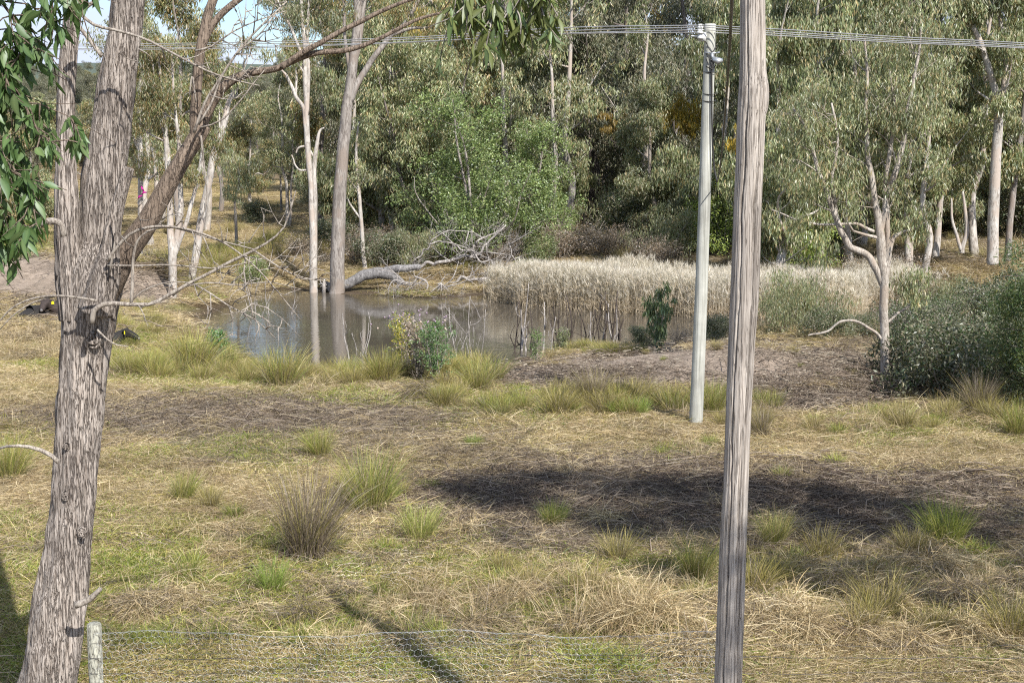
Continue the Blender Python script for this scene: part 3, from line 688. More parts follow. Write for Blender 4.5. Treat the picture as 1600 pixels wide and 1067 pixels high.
# ------------------------------------------------------------ second pole with fittings
M_POLE2 = mat_bark('treated_pole', (0.37, 0.375, 0.33), (0.47, 0.47, 0.425), (0.25, 0.25, 0.22), 0.02, 12, 0.25)
M_WHITE = mat_plain('porcelain', (0.62, 0.63, 0.62, 1), 0.3); M_STEEL = mat_plain('galvanised_steel', (0.42, 0.44, 0.46, 1), 0.45, 0.7)
M_BLACK = mat_plain('black_rubber', (0.02, 0.018, 0.017, 1), 0.5); M_WIRE = mat_plain('aluminium_wire', (0.55, 0.54, 0.52, 1), 0.35, 0.5)
b2 = G(1086, 668, 0.02); Y2 = b2[1]; zt = D(1110, 38, Y2)
top2 = np.array([zt[0], Y2, zt[2]])
pole2 = thing('power_pole', 'pale rounded power pole with white insulators at its top, beyond the nearer pole', 'utility pole', b2)
mb = MB(); tube(mb, catmull([b2 - [0, 0, .4], (b2 * .65 + top2 * .35) + [.02, 0, 0], top2], 60), np.linspace(.137, .105, 60), 28, disp=lambda a, s, r: r * .06 * (fbm(np.cos(a) * 2, np.sin(a) * 2, s * .8, 4, 3) - .5))
mobj('shaft', mb.mesh('shaft', M_POLE2, origin=b2), pole2)
def on2(px, py, dy=0): q = D(px, py, Y2 + dy); return q
mb = MB(); c = on2(1098, 60, -.1)
for k, (yy, ww) in enumerate(((42, .10), (50, .13), (58, .10))):
    q = on2(1098, yy, -.12); tube(mb, [q + [-.05, 0, -.04], q + [-.05, 0, -.01], q + [-.05, 0, .015], q + [-.05, 0, .045]], [ww / 2, ww / 2 * 1.1, ww / 2 * .6, ww / 2 * .9], 12)
mobj('insulator', mb.mesh('insulator', M_WHITE, origin=b2), pole2)
mb = MB(); box(mb, on2(1097, 58, -.05), (.14, .10, .16)); box(mb, on2(1092, 57, -.05), (.30, .05, .03)); mobj('bracket', mb.mesh('bracket', M_WHITE, origin=b2), pole2)
mb = MB(); a0 = on2(1112, 84, -.14)
tube(mb, [a0 + [-.12, 0, .02], a0, a0 + [.15, 0, 0.02]], .016, 6); tube(mb, [a0 + [0, 0, .0], a0 + [.02, -.02, -.11]], .03, 8)
tube(mb, [a0 + [.02, 0, -.10], a0 + [.12, -.05, -.15], a0 + [.2, -.05, -.12]], [.05, .07, .03], 10)
mobj('clamp', mb.mesh('clamp', M_STEEL, origin=b2), pole2)
mb = MB()
for (y0, y1) in ((66, 84), (84, 92), (92, 112), (104, 96)):
    P0, P1 = on2(1103, y0, -.10), on2(1119, y1 - 10, -.10)
    tube(mb, catmull([P0, (P0 + P1) / 2 + [0, -.08, -.14], P1], 10), .010, 5)
tube(mb, catmull([on2(1112, 95, -.15), on2(1112, 150, -.15), on2(1113, 220, -.15), on2(1116, 262, -.15), on2(1121, 285, -.2)], 30), .017, 6)
for y in (146, 157, 30 + 82): 
    a = np.linspace(math.pi * .95, 2.05 * math.pi, 12); c0 = D(1110 - (y - 100) * .035, y, Y2); tube(mb, np.stack([c0[0] + .128 * np.cos(a), c0[1] + .128 * np.sin(a), c0[2] + .03 * np.sin(a)], 1), .008, 5)  # thin black half rings drawn in place of curved shadows across the shaft
mobj('cable', mb.mesh('pole_cable_shadow_rings', M_BLACK, origin=b2), pole2)
# drooping service cable towards the house
pA = on2(1121, 285, -.2)
C = [pA, D(1125, 262, 24), D(1132, 190, 17.5), D(1139, 90, 11.5), D(1144, -10, 8), D(1148, -140, 6)]
mb = MB(); tube(mb, catmull(C, 60), .011, 6); o = mobj('service_cable', mb.mesh('service_cable', M_BLACK)); tag(o, 'black cable hanging in a long droop between the two poles', 'cable')
# overhead wires
pl = thing('power_line', 'bundle of pale overhead wires crossing the picture over the insulators of the pole', 'power line', top2)
for k, (la, lb, lc, y0, rc, rd) in enumerate(((44, 58, 66, 40, 50, 68), (49, 61, 69, 43, 54, 71), (53, 65, 73, 47, 57, 74), (54, 66, 75, 51, 60, 76))):
    mb = MB(); dyy = (k - 1.5) * .16
    C = [D(-150, lc + 4, 48 + dyy), D(213, lc + 3, 42 + dyy), D(400, lc, 39 + dyy), D(640, lb + 1, 35 + dyy), D(880, la, 31 + dyy), D(1100, y0, Y2 - .12 + dyy * .5)]
    tube(mb, catmull(C, 60), .011, 5)
    C = [D(1100, y0, Y2 - .12 + dyy * .5), D(1230, rc - 3, 26.5 + dyy), D(1400, (rc + rd) / 2 - 1, 25.4 + dyy), D(1600, rd, 24.2 + dyy), D(1900, rd + 22, 22.5 + dyy)]
    tube(mb, catmull(C, 50), .0095, 5); mobj('wire', mb.mesh('wire', M_WIRE, origin=top2), pl)

# ------------------------------------------------------------ fence in front
YF = 12.66
M_POST = mat_bark('lichened_post', (0.30, 0.30, 0.25), (0.48, 0.48, 0.40), (0.11, 0.10, 0.08), 0.25, 16, 0.6)
fp = D(147, 973, YF); fb = np.array([fp[0], YF, 0.0]); fb[2] = float(T(fb[:1], fb[1:2])[0])
fence = thing('wire_fence', 'old wire fence with chicken netting and a lichened post at the bottom edge', 'fence', fb)
for k, xx in enumerate((0, 9.0, -8)):
    mb = MB(); b_ = fb + [xx, 0, 0]; tube(mb, [b_ - [0, 0, .3], b_ + [.0, 0, .5], b_ + [.0, 0, fp[2] - fb[2] - .01], b_ + [0, 0, fp[2] - fb[2]]], [.07, .068, .066, .055], 16, disp=rough(33 + k, .5))
    mobj('post', mb.mesh('post', M_POST, origin=fb), fence)
M_FWIRE = mat_plain('rusty_wire', (0.10, 0.09, 0.085, 1), 0.6, 0.3); M_NET = mat_plain('netting_wire', (0.50, 0.53, 0.55, 1), 0.4, 0.5)
rngf = np.random.default_rng(4)
for k, (yy, rr) in enumerate(((1003, .0016), (1022, .0026), (1046, .002), (1062, .0016))):
    z = D(800, yy, YF)[2]; mb = MB(); xs = np.linspace(fb[0] - 8, fb[0] + 9, 60)
    tube(mb, np.stack([xs, 0 * xs + YF - .07, z + .012 * np.sin(xs * 1.1 + k) + .01 * rngf.normal(size=60)], 1), rr, 4)
    for xb in np.arange(fb[0] - 8, fb[0] + 9, .14):
        c0 = np.array([xb, YF - .07, z]); tube(mb, [c0 + [-.006, 0, -.012], c0 + [.006, 0, .012]], rr * .7, 3); tube(mb, [c0 + [-.006, 0, .010], c0 + [.006, 0, -.012]], rr * .7, 3)
    mobj('wire', mb.mesh('fence_wire', M_FWIRE, origin=fb), fence)
# hexagonal netting
def seg3(mb, A, B, r):
    A = np.asarray(A); B = np.asarray(B); d = unit(B - A); u = unit(np.cross(d, [0, 1.0, .01])); v = np.cross(d, u); n = len(A)
    V = np.stack([p + r * (math.cos(q) * u + math.sin(q) * v) for p in (A, B) for q in (0, 2.094, 4.189)], 1).reshape(-1, 3)
    o = np.arange(n)[:, None] * 6; Q = np.concatenate([np.stack([o[:, 0] + a, o[:, 0] + b, o[:, 0] + b + 3, o[:, 0] + a + 3], -1) for a, b in ((0, 1), (1, 2), (2, 0))])
    mb.add(V, Q)
x0, x1 = fb[0] + .02, 1.95; ztop = D(800, 988, YF)[2]; cw, chh = .066, .052
A, B = [], []
nr = int(1.1 / chh); nc = int((x1 - x0) / cw)
def npt(x, z): return np.array([x, YF - .075 + .02 * math.sin(x * 3.1) * math.cos(z * 4), z + .028 * math.sin(x * 2.3 + z * 3) + .008 * math.sin(x * 9)])
for i in range(nr):
    for j in range(nc):
        x = x0 + j * cw + (cw / 2 if i % 2 else 0); z = ztop - i * chh
        a = npt(x, z); b = npt(x + cw * .5, z + chh * .30); c_ = npt(x + cw, z)
        A += [a, b, a]; B += [b, c_, npt(x, z - chh * .7)]
mb = MB(); seg3(mb, np.array(A), np.array(B), .0011)
xs = np.linspace(x0, x1, 80); tube(mb, np.array([npt(x, ztop + .016) for x in xs]), .0016, 4)
o = mobj('netting', mb.mesh('netting', M_NET, origin=fb), fence); o['kind'] = 'stuff'

# ------------------------------------------------------------ trees out of the frame whose branches and shade reach in
def leaf_meshes(seed, L, W, pal, k=6):
    out = []; rng = np.random.default_rng(seed)
    for q in range(k):
        n = 7; t = np.linspace(0, 1, n); w = W * np.array([.06, .75, 1.0, .9, .66, .36, .02]) / 2
        bend = rng.uniform(-.12, .12); cur = rng.uniform(.08, .22)
        x = L * bend * np.sin(t * 3.0); z = -L * t; y = L * cur * t ** 2
        V = []; fold = .25
        for a in range(n): V += [(x[a] - w[a], y[a] + w[a] * fold, z[a]), (x[a], y[a], z[a]), (x[a] + w[a], y[a] + w[a] * fold, z[a])]
        Q = [(3 * a, 3 * a + 1, 3 * a + 4, 3 * a + 3) for a in range(n - 1)] + [(3 * a + 1, 3 * a + 2, 3 * a + 5, 3 * a + 4) for a in range(n - 1)]
        c = pickcol(rng, 1, pal, .12)[0]; cc = np.repeat(c[None], 3 * n, 0).copy(); cc[1::3] = cc[1::3] * 1.0 + [.06, .07, .03]
        mb = MB(); mb.add(V, Q, None, cc); out.append(mb.mesh('leaf', M_LEAF_N, smooth=True))
    return out
M_LEAF_N = mat_leaf('near_leaf', 0.33, 0.03, 0.45)
def near_leaves(parent, origin, tree, limb_ids, n_parts, n_more, L, W, pal, seed, tmin=.2):
    rng = np.random.default_rng(seed); ms = leaf_meshes(seed, L, W, pal)
    mb = MB()
    for q in range(n_parts + n_more):
        P, r = tree.limbs[limb_ids[rng.integers(0, len(limb_ids))]]; k = int((tmin + (1 - tmin) * rng.random()) * (len(P) - 1))
        p = P[k] + rng.normal(size=3) * .015; s = rng.uniform(.65, 1.2)
        rx, ry, rz = rng.normal() * .4, rng.normal() * .4, rng.random() * 6.28
        if q < n_parts:
            o = mobj('leaf', ms[q % len(ms)], parent); o.location = tuple(p - origin); o.rotation_euler = (rx, ry, rz); o.scale = (s, s, s)
        else:
            me = ms[q % len(ms)]; from mathutils import Euler
            V = np.array([v.co for v in me.vertices]) * s; Rm = np.array(Euler((rx, ry, rz)).to_matrix()); V = V @ Rm.T + p
            F_ = np.array([f.vertices[:] for f in me.polygons]); cc = np.array([d.color[:3] for d in me.color_attributes['col'].data])
            mb.add(V, F_, None, cc)
    if n_more:
        o = mobj('foliage', mb.mesh('foliage', M_LEAF_N, origin=origin), parent); o['kind'] = 'stuff'

# left: leafy boughs that hang into the top left corner
lt = Tree(21); base = np.array([-6.3, 8.0, 0.0]); YL = 8.6
lt.limb([base - [0, 0, .3], base + [.1, 0, 3], base + [.3, .1, 6], base + [.2, .3, 9], base + [-.2, .4, 11]], .22, .06, n=30, wig=.03)
ids = []
for pts in [[(-560, -140, 8), (-260, -150, 6), (-80, -90, 4), (20, 20, 2.5), (60, 90, 1.2)], [(-560, -120, 8), (-250, 20, 6), (-80, 70, 4), (20, 130, 2.5), (80, 230, 1.2)],
            [(-550, 0, 8), (-250, 130, 6), (-90, 200, 4), (10, 250, 2.5), (70, 320, 1.2)], [(-560, 40, 6), (-250, 180, 5), (-110, 260, 3), (-20, 310, 2), (30, 350, 1)],
            [(-560, -160, 8), (-250, -200, 6), (-60, -170, 4), (50, -60, 2.5), (100, 10, 1.2)], [(-400, -60, 6), (-200, 0, 5), (-60, 10, 3), (0, 70, 2), (30, 150, 1)]]:
    ids.append(pxlimb(lt, [(p[0] - 10, p[1] - 6, p[2]) for p in pts], YL))
tips = []
for i in ids:
    for j in lt.sprout(i, 12, .5, 1, .55, up=-.25, ratio=.5, tipr=.3):
        tips.append(j); tips += lt.sprout(j, 3, .1, 1, .3, up=-.5, ratio=.6, tipr=.4)
ltb = thing('gum_tree', 'leafy green gum whose big drooping leaves hang into the top left corner', 'tree', base)
mobj('trunk', lt.trunk_mb((12, 5)).mesh('trunk', M_BARK_BR, origin=base), ltb)
NEARG = [(0.075, 0.145, 0.045), (0.10, 0.175, 0.06), (0.06, 0.115, 0.04), (0.13, 0.20, 0.075)]
near_leaves(ltb, base, lt, tips, 290, 1300, .125, .042, NEARG, 3)
cs = [lt.tip(0) + lt.rng.normal(size=3) * [1.6, 1.2, .9] + [-1.2, 0, -.5] for _ in range(28)]
mb = MB(); leaf_cloud(mb, lt.rng, cs, [.5] * 28, 6000, .13, .03, GUM, hang=.5); mobj('crown', mb.mesh('crown', M_LEAF, False, origin=base), ltb)

# right: a tall spreading gum beside the viewer; its crown is over the frame and throws the wide shadow
st = Tree(31); base = np.array([13.5, 2.2, 0.0])
st.limb([base - [0, 0, .3], base + [0, .1, 3], base + [-.2, .3, 5.5], base + [-.3, .8, 7.6], base + [0, 1.5, 10], base + [.4, 2, 12]], .3, .08, n=34, wig=.03)
stree = thing('gum_tree', 'tall gum out of view with a spray of hanging leaves at the top centre', 'tree', base)
cs, rs = [], []
rng = st.rng
def shade(px, py, n, rx, ry, h0=8.2, h1=10.5, rad=.55):
    for q in range(n):
        a = rng.random() * 6.28; u = math.sqrt(rng.random())
        g = G(px + rx * u * math.cos(a), py + ry * u * math.sin(a), 0.05); h = rng.uniform(h0, h1)
        c = np.array([g[0] + SH[0] * h * COT, g[1] + SH[1] * h * COT, h])
        zmin = EYE + max(0, c[1]) * .1024 + .75                       # keep the crown above the picture's upper edge
        if c[2] < zmin:
            k = (zmin - c[2]); c += np.array([SH[0] * k * COT, SH[1] * k * COT, k])
        cs.append(c); rs.append(rad * rng.uniform(.7, 1.2))
shade(930, 770, 34, 250, 34); shade(1120, 800, 34, 300, 44); shade(1400, 805, 20, 240, 44, rad=.42); shade(760, 765, 8, 70, 18, rad=.42)
shade(1500, 840, 16, 170, 50, rad=.42); shade(1000, 835, 10, 240, 30, rad=.38); shade(1290, 905, 12, 140, 22, rad=.32); shade(1090, 890, 9, 120, 20, rad=.3); shade(1480, 910, 6, 130, 20, rad=.26); shade(900, 1075, 5, 90, 12, rad=.35)
# shade on the lower part of the near pole
for q in range(16):
    z = rng.uniform(.4, 2.75); h = rng.uniform(7.6, 9.6) - z; c = np.array([1.75 + rng.normal() * .5, YP, z]) + np.array([SH[0] * h * COT, SH[1] * h * COT, h]); cs.append(c); rs.append(.42)
cs = np.array(cs); rs = np.array(rs)
hub = np.array([[13.2, 3.2, 7.4], [13.5, 3.8, 9], [13.7, 4.1, 10.4]])
K = 12; cen = cs[rng.choice(len(cs), K, replace=False)]
for it in range(6):
    lab = ((cs[:, None] - cen[None]) ** 2).sum(-1).argmin(1)
    for k in range(K):
        if (lab == k).any(): cen[k] = cs[lab == k].mean(0)
for k in range(K):
    h_ = hub[k % 3]; li = st.limb([h_, h_ * .5 + cen[k] * .5 + [0, 0, .5], cen[k] + [0, 0, .2]], .11, .03, wig=.06)
    for q in np.where(lab == k)[0]: st.limb([cen[k] + [0, 0, .2], cen[k] * .45 + cs[q] * .55 + [0, 0, .15], cs[q]], .03, .008, n=8)
mb = MB(); leaf_cloud(mb, rng, cs, rs, 36000, .14, .036, GUM, droop=.6, hang=.3)
mobj('crown', mb.mesh('crown', M_LEAF, False, origin=base), stree)
YB = 7.7; ids = [pxlimb(st, [(1500, -500, 9, 7.2), (1250, -380, 7, 7.4), (1000, -220, 5), (880, -110, 3.5), (812, -10, 2), (806, 25, 1)], YB), pxlimb(st, [(1250, -380, 6, 7.4), (1020, -180, 5), (920, -90, 3), (850, -30, 2), (846, 30, 1)], YB),
     pxlimb(st, [(900, -130, 3), (800, -80, 2.5), (740, -30, 1.5), (718, 20, .8)], YB), pxlimb(st, [(880, -110, 3), (800, -50, 2.5), (775, -5, 1.5), (768, 50, .8)], YB)]
tips = []
for i in ids: tips += st.sprout(i, 9, .66, 1, .36, up=-.55, ratio=.6, tipr=.4)
tips.append(pxlimb(st, [(720, -40, 1.5), (704, 30, 1), (690, 80, .8), (688, 105, .5)], YB))
mobj('trunk', st.trunk_mb((12, 5)).mesh('trunk', M_GREY, origin=base), stree)
near_leaves(stree, base, st, tips[:-1], 285, 60, .125, .030, [(0.075, 0.125, 0.04), (0.10, 0.155, 0.05), (0.065, 0.10, 0.035), (0.12, 0.14, 0.045)], 6, .1)
near_leaves(stree, base, st, tips[-1:], 6, 0, .11, .024, [(0.05, 0.08, 0.03)], 7, .7)

# wattle at the right edge
wt = Tree(41); base = np.array([*G(1662, 640, 0)[:2], 0.0]); base[2] = float(T(base[:1], base[1:2])[0])
wt.limb([base - [0, 0, .2], base + [0, 0, 1.2], base + [-.1, 0, 2.6], base + [.1, 0, 4.6]], .07, .02, n=16, wig=.02)
cs, rs = [], []; a = [wt.limb([base + [0, 0, .5 + k * .4], base + [-.5, -.1, .9 + k * .4], base + [-1.0 - .25 * (k % 3), -.2, 1.1 + k * .36]], .03, .008) for k in range(6)]
for i in a + [0]:
    for j in wt.sprout(i, 8, .3, 1, .8, up=.1): cs.append(wt.tip(j)); rs.append(.34)
wat = thing('wattle_tree', 'dark green feathery wattle leaning in at the right edge above the shrubs', 'tree', base)
mobj('trunk', wt.trunk_mb((9, 5)).mesh('trunk', M_DARKB, origin=base), wat)
mb = MB(); leaf_cloud(mb, wt.rng, cs, rs, 13000, .12, .018, [(0.07, 0.12, 0.035), (0.095, 0.14, 0.04), (0.05, 0.09, 0.03), (0.16, 0.17, 0.05)], droop=.15)
mobj('crown', mb.mesh('crown', M_LEAF, False, origin=base), wat)

# ------------------------------------------------------------ trees placed one by one round the pond
def pxtree(name, label, cat, specs, Y, seed, mat, sprouts=(), nleaf=0, L=.15, W=.03, rad=.5, pal=GUM, droop=.8, wig=.02, sides=(12, 5), extra=None, base_z=None, hang=.8, thr=.05):
    t = Tree(seed); ids = [pxlimb(t, s, Y, n=max(10, len(s) * 5), wig=wig) for s in specs]
    p0 = t.limbs[0][0][0]; b_ = np.array([p0[0], p0[1], float(T(p0[:1], p0[1:2])[0])])
    cs, rs = [], []
    for (i, n, t0, t1, l, up) in sprouts:
        for j in t.sprout(ids[i], n, t0, t1, l, up=up):
            cs.append(t.tip(j)); rs.append(rad * t.rng.uniform(.6, 1.15))
            for k in t.sprout(j, 3, .2, 1, l * .5, up=up * .5): cs.append(t.tip(k)); rs.append(rad * t.rng.uniform(.5, .9))
    if extra:
        for (px, py, dd, r_) in extra: cs.append(D(px, py, Y + dd)); rs.append(r_)
    th = thing(name, label, cat, b_)
    mobj('trunk', t.trunk_mb(sides, thr).mesh('trunk', mat, origin=b_), th)
    if nleaf:
        mb = MB(); leaf_cloud(mb, t.rng, cs, rs, nleaf, L, W, pal, droop=droop, hang=hang); mobj('crown', mb.mesh('crown', M_LEAF, False, origin=b_), th)
    return th
M_KBARK = mat_bark('mottled_pale_bark', (0.30, 0.265, 0.225), (0.47, 0.43, 0.38), (0.17, 0.14, 0.115), 0.3, 9, 0.4, (0.33, 0.275, 0.225))
YK = 33.0
pxtree('gum_tree', 'pale multi-stemmed gum on the right bank, a bare limb arching left near its foot', 'tree', [
    [(1383, 604, 9.2), (1384, 590, 7.6), (1383, 540, 7.1), (1382, 480, 6.9), (1380, 430, 6.7), (1378, 390, 7.6), (1374, 350, 6.3), (1366, 310, 5.5), (1358, 250, 4.2), (1352, 190, 3.4), (1356, 130, 2.5), (1350, 60, 1.7)],
    [(1382, 450, 5.9), (1370, 420, 5.5), (1352, 398, 5.5), (1330, 385, 5.5), (1315, 365, 5.0), (1306, 340, 4.6), (1295, 310, 4.2), (1280, 270, 3.4), (1262, 210, 2.5), (1240, 170, 1.7)],
    [(1376, 385, 5.0), (1380, 340, 5.0), (1388, 300, 5.0), (1402, 260, 4.6), (1412, 220, 4.2), (1417, 180, 3.8), (1428, 130, 2.9), (1436, 80, 2.1), (1440, 30, 1.3)],
    [(1384, 440, 4.2), (1390, 400, 3.8), (1396, 370, 3.4), (1420, 362, 2.9), (1445, 350, 2.1)],
    [(1384, 420, 4.6), (1388, 360, 4.2), (1384, 300, 3.8), (1388, 240, 3.4), (1398, 180, 2.5), (1390, 110, 1.7)],
    [(1382, 535, 2.9), (1370, 522, 2.5), (1352, 510, 2.4), (1330, 502, 2.2), (1312, 503, 2.0), (1298, 514, 1.8), (1280, 522, 1.7), (1262, 524, 1.2)],
    [(1385, 505, 2.2), (1400, 492, 2.2), (1415, 480, 2.2), (1428, 468, 1.8), (1436, 450, 1.3), (1432, 430, 0.8)],
    [(1366, 362, 2.9), (1340, 350, 2.5), (1310, 350, 2.2), (1280, 352, 2.0), (1240, 342, 1.7), (1205, 328, 1.2)],
    [(1312, 360, 3.8), (1304, 320, 3.4), (1300, 280, 2.9), (1310, 220, 2.2), (1300, 160, 1.5)]], YK, 51, M_KBARK,
    sprouts=[(0, 9, .5, 1, 1.5, .3), (1, 8, .5, 1, 1.5, .2), (2, 9, .35, 1, 1.6, .2), (4, 9, .35, 1, 1.4, .3), (8, 6, .4, 1, 1.3, .2), (3, 3, .5, 1, .8, .2), (6, 3, .6, 1, .5, .3), (7, 2, .6, 1, .5, .3)], nleaf=17000, L=.16, W=.028, rad=.42, wig=.012,
    extra=[(1300 + 40 * math.cos(k * 2.4) * (k % 4), 110 + 14 * (k % 9), .3 + .4 * (k % 5), .45) for k in range(18)] + [(1430 + 24 * math.cos(k * 2.4) * (k % 4), 90 + 17 * (k % 9), .3 + .4 * (k % 5), .42) for k in range(16)])
YA = G(490, 457, WATER)[1]
pxtree('gum_tree', 'slender pale gum with two thin stems standing in the water, upper limbs bare', 'tree', [
    [(490, 466, 8), (490, 456, 6.5), (489, 400, 6), (488, 330, 5), (485, 270, 4.6), (480, 210, 4.5), (478, 160, 4), (477, 90, 3.5), (473, 30, 3), (468, -60, 2)],
    [(491, 430, 4.5), (492, 370, 4.5), (492, 320, 4.2), (490, 270, 4), (494, 230, 3), (500, 205, 2), (506, 200, 1)],
    [(482, 240, 4), (479, 200, 3.5), (474, 170, 3.2), (462, 150, 3), (452, 125, 2.4), (440, 110, 1.4)],
    [(480, 180, 3.2), (482, 120, 2.8), (480, 60, 2.5), (484, -20, 2), (488, -80, 1.2)],
    [(478, 100, 2.5), (460, 60, 2.2), (446, 30, 1.6), (430, -10, 1)],
    [(490, 245, 2), (478, 230, 1.8), (466, 232, 1.4), (463, 240, 1)],
    [(487, 265, 1.8), (470, 265, 1.5), (460, 255, 1.2), (455, 243, .8)],
    [(462, 150, 2), (463, 120, 1.6), (462, 105, 1)]], YA, 52, M_PALE, sprouts=[(0, 6, .75, 1, 1.6, .5), (3, 6, .6, 1, 1.8, .5), (4, 4, .5, 1, 1.5, .4)], nleaf=5200, L=.2, W=.035, rad=.6)
YBt = G(527, 458, WATER)[1]
pxtree('gum_tree', 'thick brown gum leaning right at the pond edge, one pale limb branching right', 'tree', [
    [(526, 470, 15), (526, 457, 12), (527, 400, 11), (530, 330, 10.5), (533, 270, 9.5), (538, 210, 9), (545, 160, 8.5), (551, 110, 7.5), (556, 50, 7), (560, -10, 6.5), (556, -80, 4), (548, -150, 2.5)],
    [(547, 160, 5), (560, 128, 5), (575, 105, 4.6), (592, 80, 4.2), (612, 55, 3.8), (634, 35, 3.2), (655, 0, 2.4), (670, -50, 1.5)],
    [(552, 105, 4.5), (562, 60, 4), (568, 10, 3.5), (566, -50, 2), (580, -100, 1.4)],
    [(610, 56, 2.6), (640, 46, 2.4), (680, 42, 1.8), (712, 30, 1)],
    [(548, 120, 3), (540, 60, 2.6), (537, 0, 2.2), (520, -60, 1.2)]], YBt, 53, M_GREY, sprouts=[(0, 6, .75, 1, 2.2, .4), (1, 6, .5, 1, 1.6, .3), (2, 6, .4, 1, 1.6, .4), (3, 3, .5, 1, 1.0, .3), (4, 5, .4, 1, 1.5, .4)], nleaf=8000, L=.2, W=.04, rad=.6, pal=GUMO)
pxtree('gum_tree', 'thin pale sapling between the thick leaning gum and the fallen log', 'tree', [
    [(570, 432, 4), (568, 400, 3.4), (565, 350, 3), (561, 300, 2.8), (557, 240, 2.2), (560, 190, 1.4)], [(566, 345, 1.8), (552, 325, 1.5), (543, 310, 1)], [(563, 300, 1.5), (548, 285, 1.2), (538, 262, .8)]],
    66, 54, M_PALE, sprouts=[(0, 6, .55, 1, 1.0, .3)], nleaf=1500, L=.18, W=.035, rad=.45)
pxtree('gum_tree', 'white-barked gum on the left bank, its tallest stem leaning right beyond the forked tree', 'tree', [
    [(297, 446, 7), (300, 425, 6), (306, 395, 6), (316, 340, 6), (326, 290, 5.5), (336, 240, 5.5), (350, 190, 5), (356, 165, 4), (372, 130, 2.5), (384, 90, 1.5)],
    [(330, 270, 2.5), (338, 230, 2), (344, 205, 1.6), (342, 170, 1)]], 58, 55, M_PALE, sprouts=[(0, 5, .7, 1, 1.4, .3)], nleaf=2600, L=.2, W=.04, rad=.5)
pxtree('gum_tree', 'white gum rising in three stems from the left bank just behind the long dead branch', 'tree', [
    [(266, 478, 8), (268, 460, 7), (270, 425, 6.5), (268, 385, 6), (266, 350, 5), (264, 310, 4.5), (262, 260, 5), (259, 215, 4), (256, 170, 3), (250, 110, 2), (240, 60, 1.2)],
    [(270, 420, 5), (275, 380, 4.5), (280, 340, 4.5), (284, 290, 4), (280, 240, 3.5), (276, 200, 3), (272, 150, 2), (268, 80, 1.4)],
    [(273, 400, 3.5), (285, 365, 3.5), (295, 330, 3.2), (306, 290, 3), (312, 260, 2.4), (322, 200, 1.5)],
    [(258, 210, 2.5), (250, 180, 2.2), (244, 140, 1.6), (236, 90, 1)]], 55, 56, M_PALE, sprouts=[(0, 8, .55, 1, 1.6, .3), (1, 8, .55, 1, 1.5, .3), (3, 5, .4, 1, 1.4, .3), (2, 3, .6, 1, 1, .2)], nleaf=9000, L=.19, W=.036, rad=.5, pal=GUMO)
rb = pxtree('gum_tree', 'slim whitish gum with pink ribbons tied round it, directly right of the big forked trunk', 'tree', [
    [(218, 420, 5), (218, 380, 4.5), (219, 330, 4.2), (219, 270, 4.2), (218, 210, 4.5), (218, 160, 4), (220, 110, 3), (222, 40, 2), (218, -20, 1.2)],
    [(218, 235, 3), (209, 215, 2.5), (204, 190, 1.6), (196, 150, 1)]], 60, 57, M_PALE, sprouts=[(0, 9, .3, 1, 1.5, .3), (1, 4, .4, 1, 1, .3)], nleaf=7000, L=.18, W=.035, rad=.5, pal=GUMO)
M_PINK = mat_plain('pink_ribbon', (0.75, 0.04, 0.38, 1), 0.6)
for q, (a, b) in enumerate((((221, 291), (225, 300)), ((222, 303), (229, 301)), ((216, 310), (222, 306)))):
    mb = MB(); tube(mb, [D(a[0], a[1], 59.75), (D(a[0], a[1], 59.75) + D(b[0], b[1], 59.75)) / 2 + [0, -.1, .03], D(b[0], b[1], 59.75)], [.03, .045, .03], 5); mobj('ribbon', mb.mesh('ribbon', M_PINK, origin=rb.location), rb)
pxtree('dead_sapling', 'thin grey stem close behind the left edge of the big forked trunk, beside the cows', 'tree', [
    [(98, 500, 5), (98, 480, 4.8), (99, 430, 4.5), (102, 390, 4.2), (98, 365, 3), (88, 345, 2)], [(102, 395, 1.6), (94, 380, 1.4), (85, 372, 1)]], 42, 58, M_GREY, nleaf=0)

pxtree('gum_tree', 'stout pale grey gum trunk near the right edge, forking high up', 'tree', [
    [(1551, 412, 9.5), (1551, 395, 9), (1552, 330, 8.6), (1556, 250, 8), (1560, 185, 7), (1552, 130, 5.5), (1535, 80, 4.5), (1518, 30, 3.5), (1512, -30, 2)],
    [(1560, 190, 5.5), (1568, 140, 4.5), (1572, 80, 3.6), (1560, 20, 3), (1556, -40, 1.6)], [(1544, 100, 3.5), (1530, 60, 3), (1500, 20, 2), (1490, -20, 1.2)]], 62, 66, M_PALE, sprouts=[(0, 8, .45, 1, 2, .3), (1, 8, .3, 1, 1.8, .3), (2, 4, .4, 1, 1.2, .3)], nleaf=13000, L=.26, W=.06, rad=.65, wig=.012)
pxtree('gum_tree', 'brownish gum trunk leaning right between the stout pale trunk and the right edge', 'tree', [
    [(1574, 408, 6), (1575, 395, 5.5), (1578, 340, 5), (1586, 280, 4.8), (1594, 220, 4.5), (1602, 150, 4), (1606, 60, 3), (1600, -30, 2)]], 64, 67, M_GREY, sprouts=[(0, 12, .4, 1, 2, .3)], nleaf=9000, L=.26, W=.06, rad=.65, wig=.012)
pxtree('gum_tree', 'thin bare forked stem left of the stout pale trunk on the right', 'tree', [
    [(1503, 396, 4), (1504, 385, 3.6), (1510, 362, 3.4), (1508, 330, 2.6), (1504, 300, 1.6)], [(1502, 392, 3), (1496, 370, 2.6), (1488, 345, 2.2), (1486, 310, 1.4)]], 63, 68, M_PALE, wig=.01)
